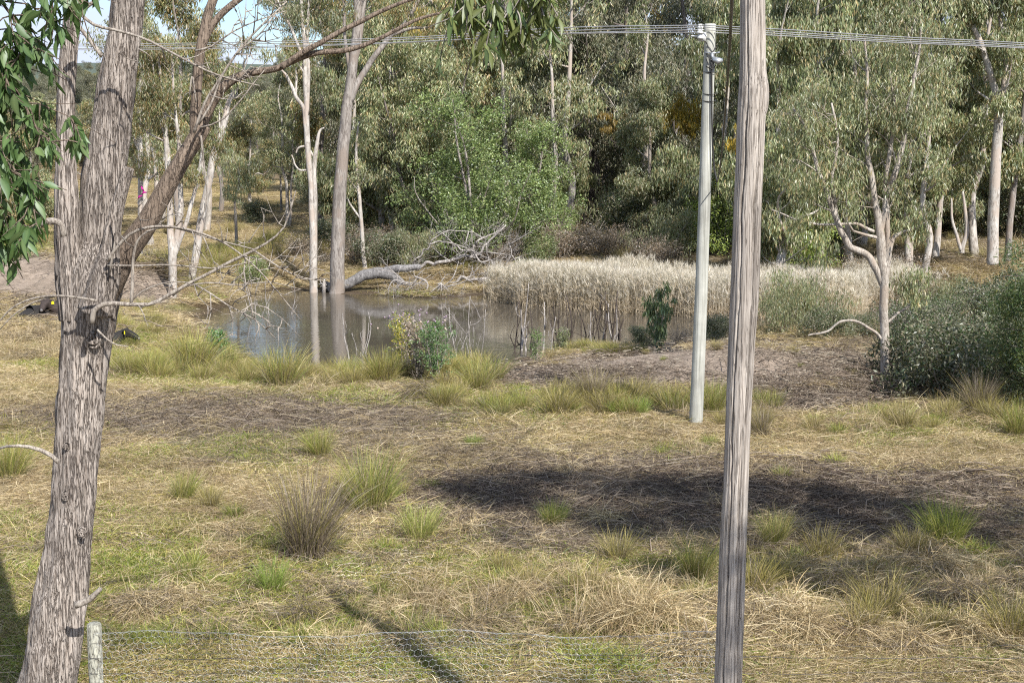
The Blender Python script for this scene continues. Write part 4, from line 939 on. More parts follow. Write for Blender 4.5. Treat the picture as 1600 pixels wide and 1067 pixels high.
pxtree('gum_tree', 'straight whitish trunk midway between the multi-stemmed gum and the stout pale trunk', 'tree', [
    [(1462, 400, 6), (1463, 388, 5.5), (1468, 330, 5), (1472, 280, 4.5), (1480, 220, 4), (1488, 160, 3), (1490, 80, 2)]], 64, 69, M_PALE, sprouts=[(0, 12, .35, 1, 2, .2)], nleaf=9000, L=.26, W=.06, rad=.65, wig=.012)

# fallen dead tree across the far bank
YG = 62.5
lg = Tree(61)
for pts in [[(515, 452, 10), (530, 446, 9), (548, 442, 8), (565, 432, 8.5), (585, 427, 9), (604, 427, 9), (618, 435, 7), (630, 444, 6), (642, 447, 4)],
            [(600, 424, 6.5), (618, 420, 6), (636, 419, 5.5), (656, 417, 4)],
            ]:
    pxlimb(lg, pts, YG, wig=.02)
mbl = lg.trunk_mb((14, 8)); lb = np.array([*D(560, 450, YG)[:2], 0.0]); lb[2] = float(T(lb[:1], lb[1:2])[0])
logt = thing('fallen_tree', 'long grey fallen tree on the far bank with bleached dead branches spreading right', 'fallen tree', lb)
mobj('log', mbl.mesh('log', M_LOG, origin=lb), logt)
rt = Tree(62); c = D(512, 449, YG)
for q in range(16):
    a = q * .42; e = c + np.array([-.1 - .25 * rt.rng.random(), .5 * math.sin(a), .42 * math.cos(a)]); rt.limb([c + [.3, 0, 0], (c + e) / 2 + rt.rng.normal(size=3) * .05, e + [0, 0, -.1]], .06, .012, n=8, wig=.03)
mobj('roots', rt.trunk_mb((6, 6)).mesh('roots', M_LOG, origin=lb), logt)
db = Tree(63); DY = 63.5
for pts in [[(650, 418, 3.2), (672, 409, 3.6), (700, 404, 3.8), (720, 400, 3.6), (738, 396, 3.4), (756, 384, 2.6), (770, 370, 2.2), (790, 350, 1.6)],
            [(700, 438, 2.6), (722, 434, 3), (745, 430, 3.2), (768, 427, 3), (780, 420, 2), (800, 416, 1.4)],
            [(735, 397, 2.4), (742, 385, 2.4), (745, 372, 2), (765, 366, 1.8), (790, 345, 1.2)],
            [(672, 378, 1.6), (690, 372, 1.8), (705, 378, 1.6), (725, 385, 1.6), (738, 390, 1.6)],
            [(650, 400, 1.6), (662, 390, 1.6), (672, 378, 1.6), (690, 362, 1.4), (712, 355, 1.2), (740, 362, 1)],
            [(742, 392, 2), (755, 406, 2), (768, 404, 1.8), (776, 420, 1.4), (782, 436, 1)],
            [(648, 428, 2.2), (652, 430, 2.4), (668, 440, 1.8), (662, 455, 1.4), (655, 466, 1)],
            [(650, 432, 1.6), (640, 440, 1.4), (622, 434, 1.4), (608, 452, 1), (600, 465, .8)], [(620, 436, 1.2), (621, 452, 1), (621, 466, .8)],
            [(684, 440, 2.2), (690, 438, 2.4), (682, 452, 1.6), (672, 465, 1)], [(690, 440, 1.8), (702, 450, 1.4), (706, 466, 1)], [(688, 440, 1.6), (687, 455, 1.4), (680, 467, 1)],
            [(648, 430, 1.6), (645, 415, 1.4), (646, 404, 1)], [(760, 380, 1.6), (762, 400, 1.4), (758, 424, 1)], [(790, 410, 1.6), (800, 395, 1.2), (796, 375, 1)]]:
    pxlimb(db, [(a, b + 4, w * .72) for a, b, w in pts], (DY - 2.6 if max(p[1] for p in pts) > 450 else DY + db.rng.uniform(-.8, .8)), wig=.06)
nn = len(db.limbs)
for i in range(nn): db.sprout(i, 8, .2, 1, 1.3, up=.3, ratio=.5, wig=.14)
for i in range(nn, len(db.limbs)): db.sprout(i, 5, .2, 1, .8, up=.15, ratio=.6, wig=.14)
for q in range(26):
    P, r = db.limbs[int(db.rng.integers(0, nn))]; k = int(db.rng.integers(1, len(P) - 1)); d = unit(db.rng.normal(size=3) * [1, .5, .7] + [.5, 0, .15]); l = db.rng.uniform(.8, 2.0)
    i = db.limb([P[k], P[k] + d * l * .5 + db.rng.normal(size=3) * .15, P[k] + d * l + db.rng.normal(size=3) * .25], .032, .01, wig=.05)
    db.sprout(i, 5, .2, 1, .8, up=.1, ratio=.6, wig=.14)
mobj('dead_branches', db.trunk_mb((7, 4), .03).mesh('dead_branches', M_DEAD, origin=lb), logt)
mb = MB(); s_ = G(508, 458, WATER); tube(mb, [D(506, 462, YG - .3), D(506, 445, YG - .3), D(507, 436, YG - .3)], [.09, .08, .03], 9, disp=rough(3, 1)); tag(mobj('stump', mb.mesh('stump', M_DEAD)), 'short pale broken stump in the water between the two pond gums', 'stump')
# ------------------------------------------------------------ background trees: a few kinds, many individuals
K = {}
K['olive'] = gum(201, 13, .20, fork=.3, nl=7, spread=.26, nleaf=26000, L=.29, W=.068, clump=.75, pal=GUM, bark=M_GREY, low=8, hang=1.0)
K['olive2'] = gum(202, 14, .22, fork=.35, nl=7, spread=.27, nleaf=26000, L=.29, W=.068, clump=.8, pal=GUMO, bark=M_PALE, low=6, hang=1.1)
K['dark'] = gum(203, 21, .40, fork=.33, nl=8, spread=.26, nleaf=42000, L=.29, W=.0685, clump=1.05, pal=GUMD, bark=M_DARKB, low=4, sub=5, hang=.9)
K['dark2'] = gum(204, 20, .34, fork=.25, nl=9, spread=.28, nleaf=42000, L=.29, W=.0685, clump=1.0, pal=GUMD, bark=M_DARKB, low=12, sub=5, hang=1.0)
K['weep'] = gum(205, 16, .22, fork=.28, nl=8, spread=.24, nleaf=34000, L=.29, W=.068, clump=.75, pal=GUM + [(0.16, 0.19, 0.09)], bark=M_PALE, low=8, droop=.9, hang=1.6)
K['weep2'] = gum(206, 17, .24, fork=.3, nl=8, spread=.22, nleaf=32000, L=.29, W=.068, clump=.7, pal=GUM, bark=M_PALE, low=6, droop=.9, hang=1.5, stems=2)
K['sparse'] = gum(207, 15, .17, fork=.45, nl=5, spread=.22, nleaf=9500, L=.29, W=.068, clump=.7, pal=GUMO, bark=M_GREY, hang=1.0)
K['sparse2'] = gum(208, 14, .15, fork=.42, nl=6, spread=.26, nleaf=9000, L=.29, W=.068, clump=.65, pal=GUM, bark=M_PALE, hang=.9, stems=2)
K['multi'] = gum(209, 12, .15, fork=.4, nl=5, spread=.26, nleaf=26000, L=.29, W=.068, clump=.75, pal=GUM, bark=M_DARKB, stems=4, low=4)
K['small'] = gum(210, 5.2, .08, fork=.55, nl=5, spread=.26, nleaf=2300, L=.22, W=.04, clump=.42, pal=GUM, bark=M_GREY, hang=1.4, droop=.9)
K['round'] = gum(211, 8.6, .14, fork=.18, nl=11, spread=.36, nleaf=24000, L=.14, W=.075, clump=.5, pal=FRESH, bark=M_GREY, low=16, droop=.25, hang=.2, stems=2, sub=5)
K['bare'] = gum(212, 15, .2, fork=.4, nl=6, spread=.18, nleaf=3800, L=.29, W=.068, clump=.5, pal=GUM, bark=M_PALE, hang=.8)
def lx(px, d): return (px - 800) / F * (d * CP + 5.4 * SP)
rb = random.Random(12)
def bg(px, d, kind, H, label, group=None, cat='tree', name='gum_tree', rz=None):
    H0 = dict(olive=13, olive2=14, dark=21, dark2=20, weep=16, weep2=17, sparse=15, sparse2=14, multi=12, small=5.2, round=8.6, bare=15)[kind]
    return put(name, label, cat, lx(px, d), d, K[kind], group, rz=rb.random() * 6.28 if rz is None else rz, sc=H / H0)
WALL = 'gum trees closing the view beyond the pond'
bg(600, 76, 'olive', 13, 'bushy olive gum behind the fallen log, leaves down to its foot')
bg(655, 72, 'multi', 11, 'dark-stemmed gum with several trunks rising above the middle of the fallen tree')
bg(560, 88, 'weep', 15, 'olive gum behind the upper trunk of the thick leaning pond gum')
bg(690, 84, 'olive2', 14, 'tall gum above and behind the bright green round tree')
bg(762, 67, 'round', 8.3, 'bright green rounded tree right of centre behind the dead branches', name='round_tree')
bg(838, 72, 'round', 6.6, 'smaller bright green round tree touching the larger one on its right side', name='round_tree', rz=2.1)
bg(706, 71, 'round', 6.2, 'low bright green bushy tree on the left flank of the round green tree', name='round_tree', rz=4.0)
bg(918, 86, 'dark', 21, 'big dark-trunked gum standing left of the shaded gap, trunk base in dry grass')
bg(985, 92, 'dark2', 20, 'dark shady gum right of the big dark trunk, clump of brown mistletoe in it')
bg(1062, 82, 'dark2', 18, 'shadowy gum with yellow hanging mistletoe left of the power pole', rz=1.0)
bg(1022, 70, 'olive', 9, 'shorter grey-green gum over the bushes left of the power pole')
bg(1130, 70, 'weep', 15, 'light green drooping gum seen between the two poles')
bg(1222, 60, 'weep', 14, 'drooping gum immediately right of the near timber pole', rz=2.0)
bg(1275, 66, 'weep', 16, 'drooping gum behind the left limb of the pale multi-stemmed gum')
bg(1350, 72, 'weep2', 18, 'tall gum rising behind the middle of the pale multi-stemmed gum')
bg(1424, 64, 'sparse2', 13, 'two-stemmed light gum just right of the pale multi-stemmed gum')
bg(1410, 90, 'dark', 22, 'tall darker gum filling the top between the right-hand crowns')
RANK = ((545, 104, 'dark', 21, 'behind the fork of the thick leaning pond gum'), (620, 112, 'olive2', 19, 'high behind the arched part of the fallen tree'), (668, 98, 'weep', 19, 'left of the bright green round tree and above it'), (735, 105, 'dark', 21, 'directly above the low left flank of the round tree'),
 (800, 96, 'olive2', 18, 'above the bright green round tree under the hanging spray'), (845, 84, 'weep', 14, 'between the round tree and the big dark trunk'), (870, 112, 'sparse', 21, 'with sky showing through, left of the big dark trunk'), (945, 115, 'dark', 24, 'just behind the big dark trunk at the top edge'),
 (1020, 104, 'dark2', 22, 'above the yellow mistletoe'), (1100, 98, 'dark', 22, 'behind the top of the power pole'), (1170, 88, 'dark2', 19, 'behind the bulge of the near pole'), (1240, 92, 'olive2', 20, 'in the top of the view just right of the near pole'), (1310, 100, 'dark', 23, 'behind the left limb of the multi-stemmed gum'),
 (1375, 108, 'olive2', 21, 'straight above the multi-stemmed gum'), (1450, 98, 'weep', 21, 'above the white trunks on the right'), (1520, 92, 'dark2', 21, 'behind the stout pale trunk on the right'), (1590, 86, 'olive', 19, 'behind the leaning brownish trunk at the right edge'), (1650, 78, 'weep', 18, 'just beyond the right edge'),
 (1720, 86, 'dark', 20, 'well beyond the right edge'), (1640, 100, 'dark2', 21, 'deep behind the right edge'), (1160, 120, 'weep2', 24, 'farthest back between the two poles'), (1330, 82, 'olive', 12, 'low and leafy behind the multi-stemmed gum'), (1500, 80, 'olive', 11, 'low and leafy among the white trunks'), (890, 128, 'dark2', 22, 'far back left of the big dark trunk'),
 (780, 126, 'dark', 24, 'far back above the round tree'), (985, 132, 'olive2', 24, 'far back above the brown mistletoe clump'), (520, 140, 'olive2', 17, 'far back between the two pond gums'))
ADJ = dict(dark='dark grey-green gum', dark2='bushy dark gum', olive='olive gum', olive2='olive-brown gum', weep='drooping gum', weep2='two-stemmed drooping gum', sparse='thin-crowned gum')
for px, d, kd, H, w in RANK: bg(px, d, kd, H, ADJ[kd] + ' ' + w, WALL)
# left, looser trees
bg(284, 88, 'sparse', 17, 'tall gum with brownish-green crown framed between the big trunk and its dark upright limb')
bg(250, 104, 'sparse2', 17, 'forked gum with thin grey stems behind the whitish ribboned gum')
bg(345, 112, 'sparse', 15, 'open-crowned gum showing pale sky through it, behind the dark upright limb')
bg(392, 125, 'olive2', 9, 'olive gum below the clouds, left of the slender pond gum')
bg(150, 96, 'olive2', 9, 'gum seen between the two upright stems of the forked tree')
bg(62, 88, 'olive', 9, 'gum behind the hanging leaves at the left edge')
bg(-20, 80, 'olive2', 10, 'gum at the outer left edge behind the hanging leaves')
bg(370, 72, 'small', 5.2, 'small drooping gum with grey trunk on the bank left of the pond gums')
bg(440, 112, 'small', 6.0, 'little thin-stemmed gum standing alone in the dry paddock')
bg(310, 150, 'olive', 9, 'gum at the far side of the dry paddock behind the leaning limb')
bg(450, 96, 'sparse2', 11, 'airy gum behind the crown of the slender pond gum')
bg(505, 92, 'sparse', 17, 'gum between the slender pond gum and the thick leaning one')
for k, (px, d, kd, H) in enumerate(((180, 165, 'olive', 9.5), (230, 180, 'dark2', 10.2), (275, 172, 'olive2', 8.8), (350, 178, 'dark', 10.9), (388, 160, 'dark2', 9.5), (425, 170, 'olive', 10.2), (465, 150, 'dark2', 10.2), (500, 165, 'dark', 12.2), (100, 170, 'olive2', 10.2), (30, 160, 'dark2', 9.5), (410, 142, 'dark2', 8.2), (-40, 150, 'dark', 10.9))):
    bg(px, d, kd, H, ADJ[kd] + ' across the dry paddock ' + ('seen just right of the forked trunk', 'between the forked trunk and its leaning limb', 'behind the white three-stemmed gum', 'behind the small leafy gum', 'left of the lone thin-stemmed gum', 'behind the lone thin-stemmed gum', 'left of the slender pond gum', 'between the two pond gums', 'seen through the fork of the big trunk', 'behind the hanging leaves', 'low and close left of the lone gum', 'beyond the left edge')[k], 'gums along the far side of the dry paddock')
for px, d, H, w in ((700, 74, 12, 'through the left flank of the bright green tree'), (792, 76, 14, 'above the middle of the bright green tree'), (868, 74, 13, 'at the right side of the smaller bright green tree'), (884, 80, 17, 'leaning beside the big dark trunk'), (1003, 78, 14, 'left of the yellow mistletoe'),
                    (1236, 70, 14, 'in the drooping crown right of the near pole'), (1330, 66, 14, 'behind the left limb of the multi-stemmed gum'), (1440, 62, 12, 'just right of the multi-stemmed gum'), (1524, 68, 15, 'left of the stout pale trunk'), (618, 80, 14, 'over the arched log'), (236, 78, 14, 'right of the whitish ribboned gum'), (322, 92, 14, 'behind the leaning white stem')):
    bg(px, d, 'bare', H, 'thin pale-limbed gum ' + w, None)
# mistletoe clumps
def mistletoe(px, py, d, n, r, pal, label, hang=1.6):
    rg = np.random.default_rng(int(px)); c = D(px, py, d); mb = MB(); cs = [c + rg.normal(size=3) * [r * .55, r * .4, r * .45] for _ in range(16)]
    leaf_cloud(mb, rg, cs, [r * .35] * 16, n, .24, .045, pal, droop=.95, hang=hang)
    th = thing('mistletoe', label, 'mistletoe', c); mobj('foliage', mb.mesh('mistletoe', M_LEAF, False, origin=c), th)
    mb = MB(); tube(mb, [c + [0, .3, r * .9], c + [0, 0, r * .3], c - [0, 0, r * .2]], .04, 6); mobj('stem', mb.mesh('mistletoe_stem', M_TWIG, origin=c), th)
YEL = [(0.42, 0.30, 0.03), (0.34, 0.27, 0.04), (0.50, 0.32, 0.03), (0.25, 0.22, 0.05)]
mistletoe(1050, 158, 74, 2600, 1.15, YEL, 'yellow hanging mistletoe clump in the dark tree left of the power pole', 2.4)
mistletoe(1077, 178, 73.5, 1600, .8, YEL, 'second yellow mistletoe clump, hanging lower right of the large one', 2.6)
mistletoe(960, 190, 78, 1300, .7, [(0.22, 0.15, 0.04), (0.28, 0.19, 0.04), (0.16, 0.12, 0.04)], 'brown-orange round mistletoe clump right of the big dark trunk', .3)
mistletoe(645, 30, 82, 1500, .9, [(0.34, 0.25, 0.06), (0.27, 0.22, 0.06)], 'golden mistletoe clump beside the pale limb at the top', .8)
mistletoe(1148, 215, 66, 900, .55, YEL, 'small yellow mistletoe clump showing between the two poles', 2.0)

# ------------------------------------------------------------ shrubs
S = {}
S['green'] = bush(301, 1.6, 2.2, 7000, .12, .05, FRESH + GUM, droop=.3)
S['lime'] = bush(302, 1.5, 2.6, 8000, .12, .03, LIME, droop=.3)
S['dark'] = bush(303, 1.7, 2.0, 8000, .11, .05, GUMD + [(0.07, 0.11, 0.04)], droop=.3)
S['olive'] = bush(304, 1.8, 2.6, 5200, .18, .032, GUM, droop=.9, hang=1.1, nst=7, nclump=7, twigs=70)
S['brown'] = bush(305, 1.8, 1.5, 3800, .12, .03, BROWN + [(0.24, 0.17, 0.10)], droop=.2, twigs=150, nst=16)
S['twiggy'] = bush(306, 1.5, 1.4, 900, .10, .03, BROWN, droop=.2, twigs=240, nst=22)
S['lantana'] = bush(307, 1.7, 1.25, 4200, .06, .036, [(0.07, 0.10, 0.04), (0.055, 0.075, 0.032), (0.11, 0.15, 0.05), (0.09, 0.12, 0.045), (0.06, 0.085, 0.035), (0.11, 0.095, 0.06), (0.13, 0.16, 0.06), (0.07, 0.09, 0.04), (0.08, 0.10, 0.04), (0.22, 0.20, 0.15)], droop=.1, twigs=260, nst=20)
rs_ = random.Random(7)
def sh(px, d, kind, sc, label, group=None, name='shrub', cat='shrub', zs=None):
    return put(name, label, cat, lx(px, d), d, S[kind], group, rz=rs_.random() * 6.28, sc=sc, names=('stems', 'foliage'), zs=zs)
for px, d, kd, sc, lb in ((1135, 68, 'lime', 1.35, 'lime green shrub between the two poles above the reeds'), (1085, 70, 'green', 1.2, 'fresh green shrub just left of the power pole above the reeds'),
                          (1000, 74, 'dark', 1.5, 'dark green shrub above the reeds left of the power pole'), (965, 78, 'olive', 1.3, 'grey-green shrub right of the big dark trunk'), (1240, 62, 'lime', 1.4, 'yellow-green shrub right of the near pole above the reeds'),
                          (1265, 68, 'green', 1.2, 'mid green shrub behind the yellow-green one right of the near pole'), (1045, 67, 'olive', 1.0, 'sparse pale shrub at the back edge of the reeds'), (400, 100, 'dark', .9, 'dark round shrub in the dry paddock'),
                          (398, 64, 'green', .6, 'low green shrub on the bank beside the small drooping gum'), (490, 120, 'dark', 1.2, 'dark shrub behind the slender pond gum'), (1480, 56, 'olive', .7, 'drooping olive shrub below the white trunks at the right'),
                          (600, 66.5, 'dark', .95, 'dark leafy shrub over the arched log'), (560, 68, 'brown', 1.0, 'brown twiggy shrub between the thick gum and the log'), (655, 66, 'olive', .75, 'pale green shrub behind the middle of the fallen tree'),
                          (840, 66.5, 'green', .7, 'small green shrub at the left end of the reeds'), (30, 66, 'lime', .7, 'yellowish shrub at the left edge above the dirt mound'), (140, 64, 'brown', .8, 'brown scrub behind the forked trunk')):
    sh(px, d, kd, sc, lb)
def mass(name, pts, kinds, label):
    P, Rt, Sc, Pk, Vv = [], [], [], [], []
    for k in kinds: Vv += [S[k][0], S[k][1]]
    for x, y, kd, sc in pts:
        z = float(T(np.array([x]), np.array([y]))[0]); r = rs_.random() * 6.28
        for q in (0, 1): P.append((x, y, z)); Rt.append((0, 0, r)); Sc.append(sc); Pk.append(2 * kinds.index(kd) + q)
    scatter(name, P, Rt, Sc, Pk, Vv, label)
mass('bank_scrub', [(lx(p, d), d, kd, sc) for p, d, kd, sc in ((880, 68, 'brown', 1.1), (915, 70, 'twiggy', 1.2), (950, 68.5, 'brown', 1.0), (990, 69, 'twiggy', 1.1), (725, 67, 'twiggy', 1.0), (765, 66.5, 'brown', .9), (800, 67, 'twiggy', 1.1), (690, 68, 'brown', .9), (1030, 65, 'brown', .9),
                      (1180, 64, 'twiggy', 1.0), (1230, 60, 'brown', .8), (1290, 60, 'twiggy', 1.0), (1330, 61, 'brown', 1.0), (1390, 58, 'twiggy', 1.1), (1430, 57, 'brown', .9), (1400, 62, 'brown', 1.1), (470, 70, 'brown', .8), (500, 68, 'twiggy', .7), (230, 68, 'twiggy', .7), (520, 72, 'dark', .9), (590, 70, 'brown', 1.0), (640, 69, 'brown', .8))], ['brown', 'twiggy', 'dark'], 'brown twiggy scrub along the far bank above the reeds')
mass('undergrowth', [(lx(p, d), d, kd, sc) for p, d, kd, sc in ((585, 90, 'dark', 1.5), (640, 92, 'olive', 1.5), (700, 90, 'dark', 1.5), (780, 86, 'dark', 1.5), (1150, 78, 'dark', 1.7), (1200, 74, 'olive', 1.6), (1300, 76, 'dark', 1.8), (1340, 78, 'olive', 1.4), (1400, 92, 'dark', 1.9), (1450, 94, 'green', 1.8), (1510, 95, 'dark', 2.0), (1570, 92, 'dark', 1.9), (1620, 84, 'dark', 1.9), (1050, 84, 'dark', 1.9), (1110, 84, 'dark', 1.9))], ['dark', 'olive', 'green'], 'dark leafy undergrowth beneath the far gums')
# the low tangled thicket right of the multi-stemmed gum
th_px = [(1425, 560), (1470, 545), (1520, 555), (1560, 540), (1600, 565), (1440, 600), (1490, 595), (1540, 600), (1590, 610), (1440, 520), (1490, 505), (1540, 505), (1600, 500), (1420, 540), (1640, 560), (1530, 575), (1465, 572), (1575, 585), (1620, 600), (1400, 515), (1350, 505), (1300, 510), (1340, 535), (1290, 540), (1250, 515), (1480, 620), (1560, 628), (1610, 640)]
mass('thicket', [(*G(a, b, -.1)[:2], 'lantana' if (a * 7 + b) % 6 else 'dark', rs_.uniform(.6, .95) if a > 1400 else .5) for a, b in th_px], ['lantana', 'dark'], 'low dark tangled thicket right of the multi-stemmed gum')
for px, py, kd, sc, lb in ((1250, 520, 'olive', .75, 'drooping young gum shrub right of the near pole, in front of the reeds'), (1225, 530, 'olive', .55, 'smaller drooping shrub touching the near pole on its right side'), (1115, 540, 'brown', .5, 'brown dead shrub between the poles at the water edge'), (1120, 545, 'dark', .42, 'low green shrub between the poles at the water edge'),
                           (1060, 545, 'twiggy', .42, 'reddish twiggy bush left of the power pole on the dirt bank'), (1005, 548, 'dark', .32, 'low dark shrub at the water edge left of the power pole')):
    g = G(px, py, -.1); put('shrub', lb, 'shrub', g[0], g[1], S[kd], None, rz=rs_.random() * 6, sc=sc, names=('stems', 'foliage'))
def sapling(name, label, px, py, H, spread, nleaf, L, W, pal, seed, droop=.6, stems=3, cat='sapling', clump=.12, bark=None):
    g = G(px, py, 0); z = float(T(np.array([g[0]]), np.array([g[1]]))[0]); g = G(px, py, z); z = float(T(np.array([g[0]]), np.array([g[1]]))[0])
    t = Tree(seed); cs = []; b = np.array([g[0], g[1], z])
    for q in range(stems):
        a = t.rng.random() * 6.28; e = b + [math.cos(a) * spread * t.rng.uniform(.2, .8), math.sin(a) * spread * .6, H * t.rng.uniform(.75, 1)]
        i = t.limb([b - [0, 0, .05], b * .5 + e * .5 + t.rng.normal(size=3) * .04, e], .014 * H + .004, .004, wig=.01)
        for j in t.sprout(i, 9, .25, 1, H * .3, up=.3, ratio=.5): cs += list(t.limbs[j][0][1:])
        cs.append(e)
    th = thing(name, label, cat, b); mobj('stems', t.trunk_mb((6, 4), .03).mesh('stems', bark or M_TWIG, origin=b), th)
    if nleaf: mb = MB(); leaf_cloud(mb, t.rng, cs, [clump] * len(cs), nleaf, L, W, pal, droop=droop); mobj('foliage', mb.mesh('foliage', M_LEAF, False, origin=b), th)
    return th
sapling('shrub', 'bright green leafy shrub by the water left of the tussocks', 338, 556, 1.0, .45, 1500, .07, .035, [(0.07, 0.16, 0.05), (0.10, 0.20, 0.07)], 71, .2, 6, 'shrub', .1)
for k, (px, py, H, lb, pal) in enumerate(((632, 590, 1.75, 'yellow-green thistle, left side of the flowering stand on the near bank', [(0.22, 0.26, 0.06), (0.38, 0.32, 0.05), (0.16, 0.22, 0.06), (0.45, 0.38, 0.06)]), (655, 598, 1.5, 'dry pinkish-brown thistle in the middle of the thistle stand', [(0.42, 0.34, 0.28), (0.34, 0.26, 0.2), (0.25, 0.2, 0.13), (0.5, 0.43, 0.36)]), (680, 604, 1.6, 'green right-hand thistle of the stand, purple buds at its tips', [(0.09, 0.17, 0.06), (0.13, 0.22, 0.08), (0.16, 0.24, 0.08)]))):
    t_ = sapling('thistle', lb, px, py, H, .55, 2400, .075, .022, pal, 80 + k, .0, 8, 'thistle', .07)
    rg = np.random.default_rng(k); mb = MB(); tube(mb, [(0, 0, 0), (0, 0, .03), (0, 0, .05)], [.012, .02, .016], 6)
    fm = mb.mesh('flower_head', mat_plain('thistle_flower', (0.30, 0.22, 0.28, 1), .8) if k != 1 else mat_plain('dry_flower', (0.5, 0.4, 0.33, 1), .8))
    for q in range(16): a = rg.normal(size=3) * [.32, .2, .14] + [-.05, 0, H * .88]; mobj('flower_head', fm, t_).location = tuple(a)
sapling('gum_sapling', 'dark green gum sapling in front of the reeds, left of the power pole', 1035, 553, 1.75, .7, 1500, .17, .035, [(0.07, 0.11, 0.045), (0.10, 0.13, 0.05)], 90, .85, 5, clump=.1)
sapling('shrub', 'thin upright green weed in front of the dark sticks', 838, 558, 1.0, .25, 900, .06, .02, [(0.12, 0.19, 0.06), (0.18, 0.24, 0.08)], 91, .1, 4, 'weed', .06)
sapling('shrub', 'bright green feathery seedling in the thicket near the right edge', 1530, 625, 1.2, .15, 500, .08, .02, [(0.14, 0.26, 0.05)], 92, .1, 3, 'weed', .07)
sapling('shrub', 'weedy green seedling at the left end of the dirt bank', 870, 545, .9, .4, 900, .06, .022, [(0.14, 0.17, 0.07), (0.2, 0.22, 0.1)], 93, .1, 6, 'weed', .09)

# dead saplings standing in the pond and along its near edge
def deadstick(px, py, top, lean, seed, mat, wpx, br, label, name='dead_sapling', group=None, z=WATER):
    g = G(px, py, z); t = Tree(seed); b = g - [0, 0, .3]; H = (py - top) / F * g[1]; r = wpx / F * g[1] / 2
    e = g + [lean / F * g[1], 0, H]
    i = t.limb([b, g, g * .5 + e * .5 + t.rng.normal(size=3) * .05 * H, e], r, r * .3, wig=.02 * H)
    js = t.sprout(i, br, .25, .95, H * .55, up=.8, ratio=.7, tipr=.35, wig=.12)
    for j in js: t.sprout(j, 2, .3, .9, H * .25, up=.7, ratio=.6)
    o = mobj(name, t.trunk_mb((6, 4), .03).mesh(name, mat, origin=g)); o.location = tuple(g); return tag(o, label, 'dead sapling', group)
for k, (px, py, top, ln, w, br) in enumerate(((713, 556, 480, -12, 3, 6), (735, 566, 462, 0, 3.4, 4), (752, 556, 482, 8, 2.6, 3), (722, 545, 500, 14, 2.4, 3), (700, 530, 488, -10, 2, 3))):
    deadstick(px, py, top, ln, 400 + k, M_DEAD, w, br, ['forked bleached dead sapling nearest the thistles on their right', 'tallest and straightest bleached dead sapling right of the thistles', 'rightmost bleached dead sapling in the water, leaning right', 'thin bleached dead sapling leaning right behind the tallest one', 'short leaning bleached dead sapling close behind the thistles'][k], group='bleached dead saplings right of the thistles')
for k, (px, py, top, ln, w, br) in enumerate(((545, 560, 488, -8, 3.6, 2), (565, 556, 505, 12, 3, 3), (572, 552, 488, 4, 3, 2), (556, 548, 520, -6, 2.2, 2))):
    deadstick(px, py, top, ln, 420 + k, M_DEAD, w, br, ['curved whitish stick in the water left of the thistles, farthest left', 'whitish stick leaning right in the water left of the thistles', 'tallest whitish stick beside the thistles on their left', 'shortest whitish stick in the water left of the thistles'][k], group='whitish sticks left of the thistles')
for k, (px, py, top, ln, w, br) in enumerate(((393, 490, 425, -10, 2.4, 4), (398, 492, 430, 12, 2, 4), (420, 492, 440, -4, 2.4, 4), (455, 490, 440, 4, 2, 3), (410, 494, 450, 20, 1.8, 4))):
    deadstick(px, py, top, ln, 440 + k, M_DEAD, w, br, ['leftmost dead sapling in the left arm of the pond, leaning left', 'dead sapling leaning right in the left arm of the pond', 'upright dead sapling in the left arm of the pond', 'rightmost dead sapling of the left arm, nearest the pond gums', 'low dead sapling leaning far right in the left arm of the pond'][k], group='dead saplings in the left arm of the pond')
M_STEM = mat_bark('dark_stem', (0.05, 0.04, 0.033), (0.09, 0.07, 0.06), (0.02, 0.016, 0.014), 0.3, 12, 0.3)
for k in range(30):
    px = 800 + rs_.random() * 170; py = 543 + rs_.random() * 12; deadstick(px, py, rs_.uniform(440, 500), rs_.uniform(-12, 12), 460 + k, M_STEM if k % 4 else M_DEAD, rs_.uniform(3.2, 5.6), rs_.randint(1, 3), 'thin dead stem at the water edge in front of the reeds', group='dark dead stems at the water edge')
# small far fence posts
for px, py, d, lb in ((891, 388, 80, 'short grey fence post in the brown scrub, left one of two'), (997, 390, 82, 'short grey fence post in the brown scrub, right one of two')):
    x = lx(px, d); z = float(T(np.array([x]), np.array([d]))[0]); mb = MB(); tube(mb, [(0, 0, -.3), (0, 0, .6), (.02, 0, 1.1), (.02, 0, 1.15)], [.11, .1, .095, .07], 9, disp=rough(int(px), .8)); o = mobj('fence_post', mb.mesh('fence_post', M_DEAD)); o.location = (x, d, z); tag(o, lb, 'post')
# distant wood on the rising ground
rw = np.random.default_rng(77); n = 1500
yy = rw.uniform(205, 620, n); xx = rw.uniform(-1, 1, n) * (yy * .42 + 15)
keep = ~((yy < 235) & (np.abs(xx / yy + .21) < .03)); xx, yy = xx[keep], yy[keep]
scatter('distant_wood', np.stack([xx, yy, T(xx, yy) - .3], 1), np.stack([0 * xx, 0 * xx, rw.random(len(xx)) * 6.28], 1), rw.uniform(.5, .85, len(xx)), rw.integers(0, 3, len(xx)),
        [K['olive'][1], K['dark2'][1], K['olive2'][1]], 'hazy mass of gum forest on the far rising ground')
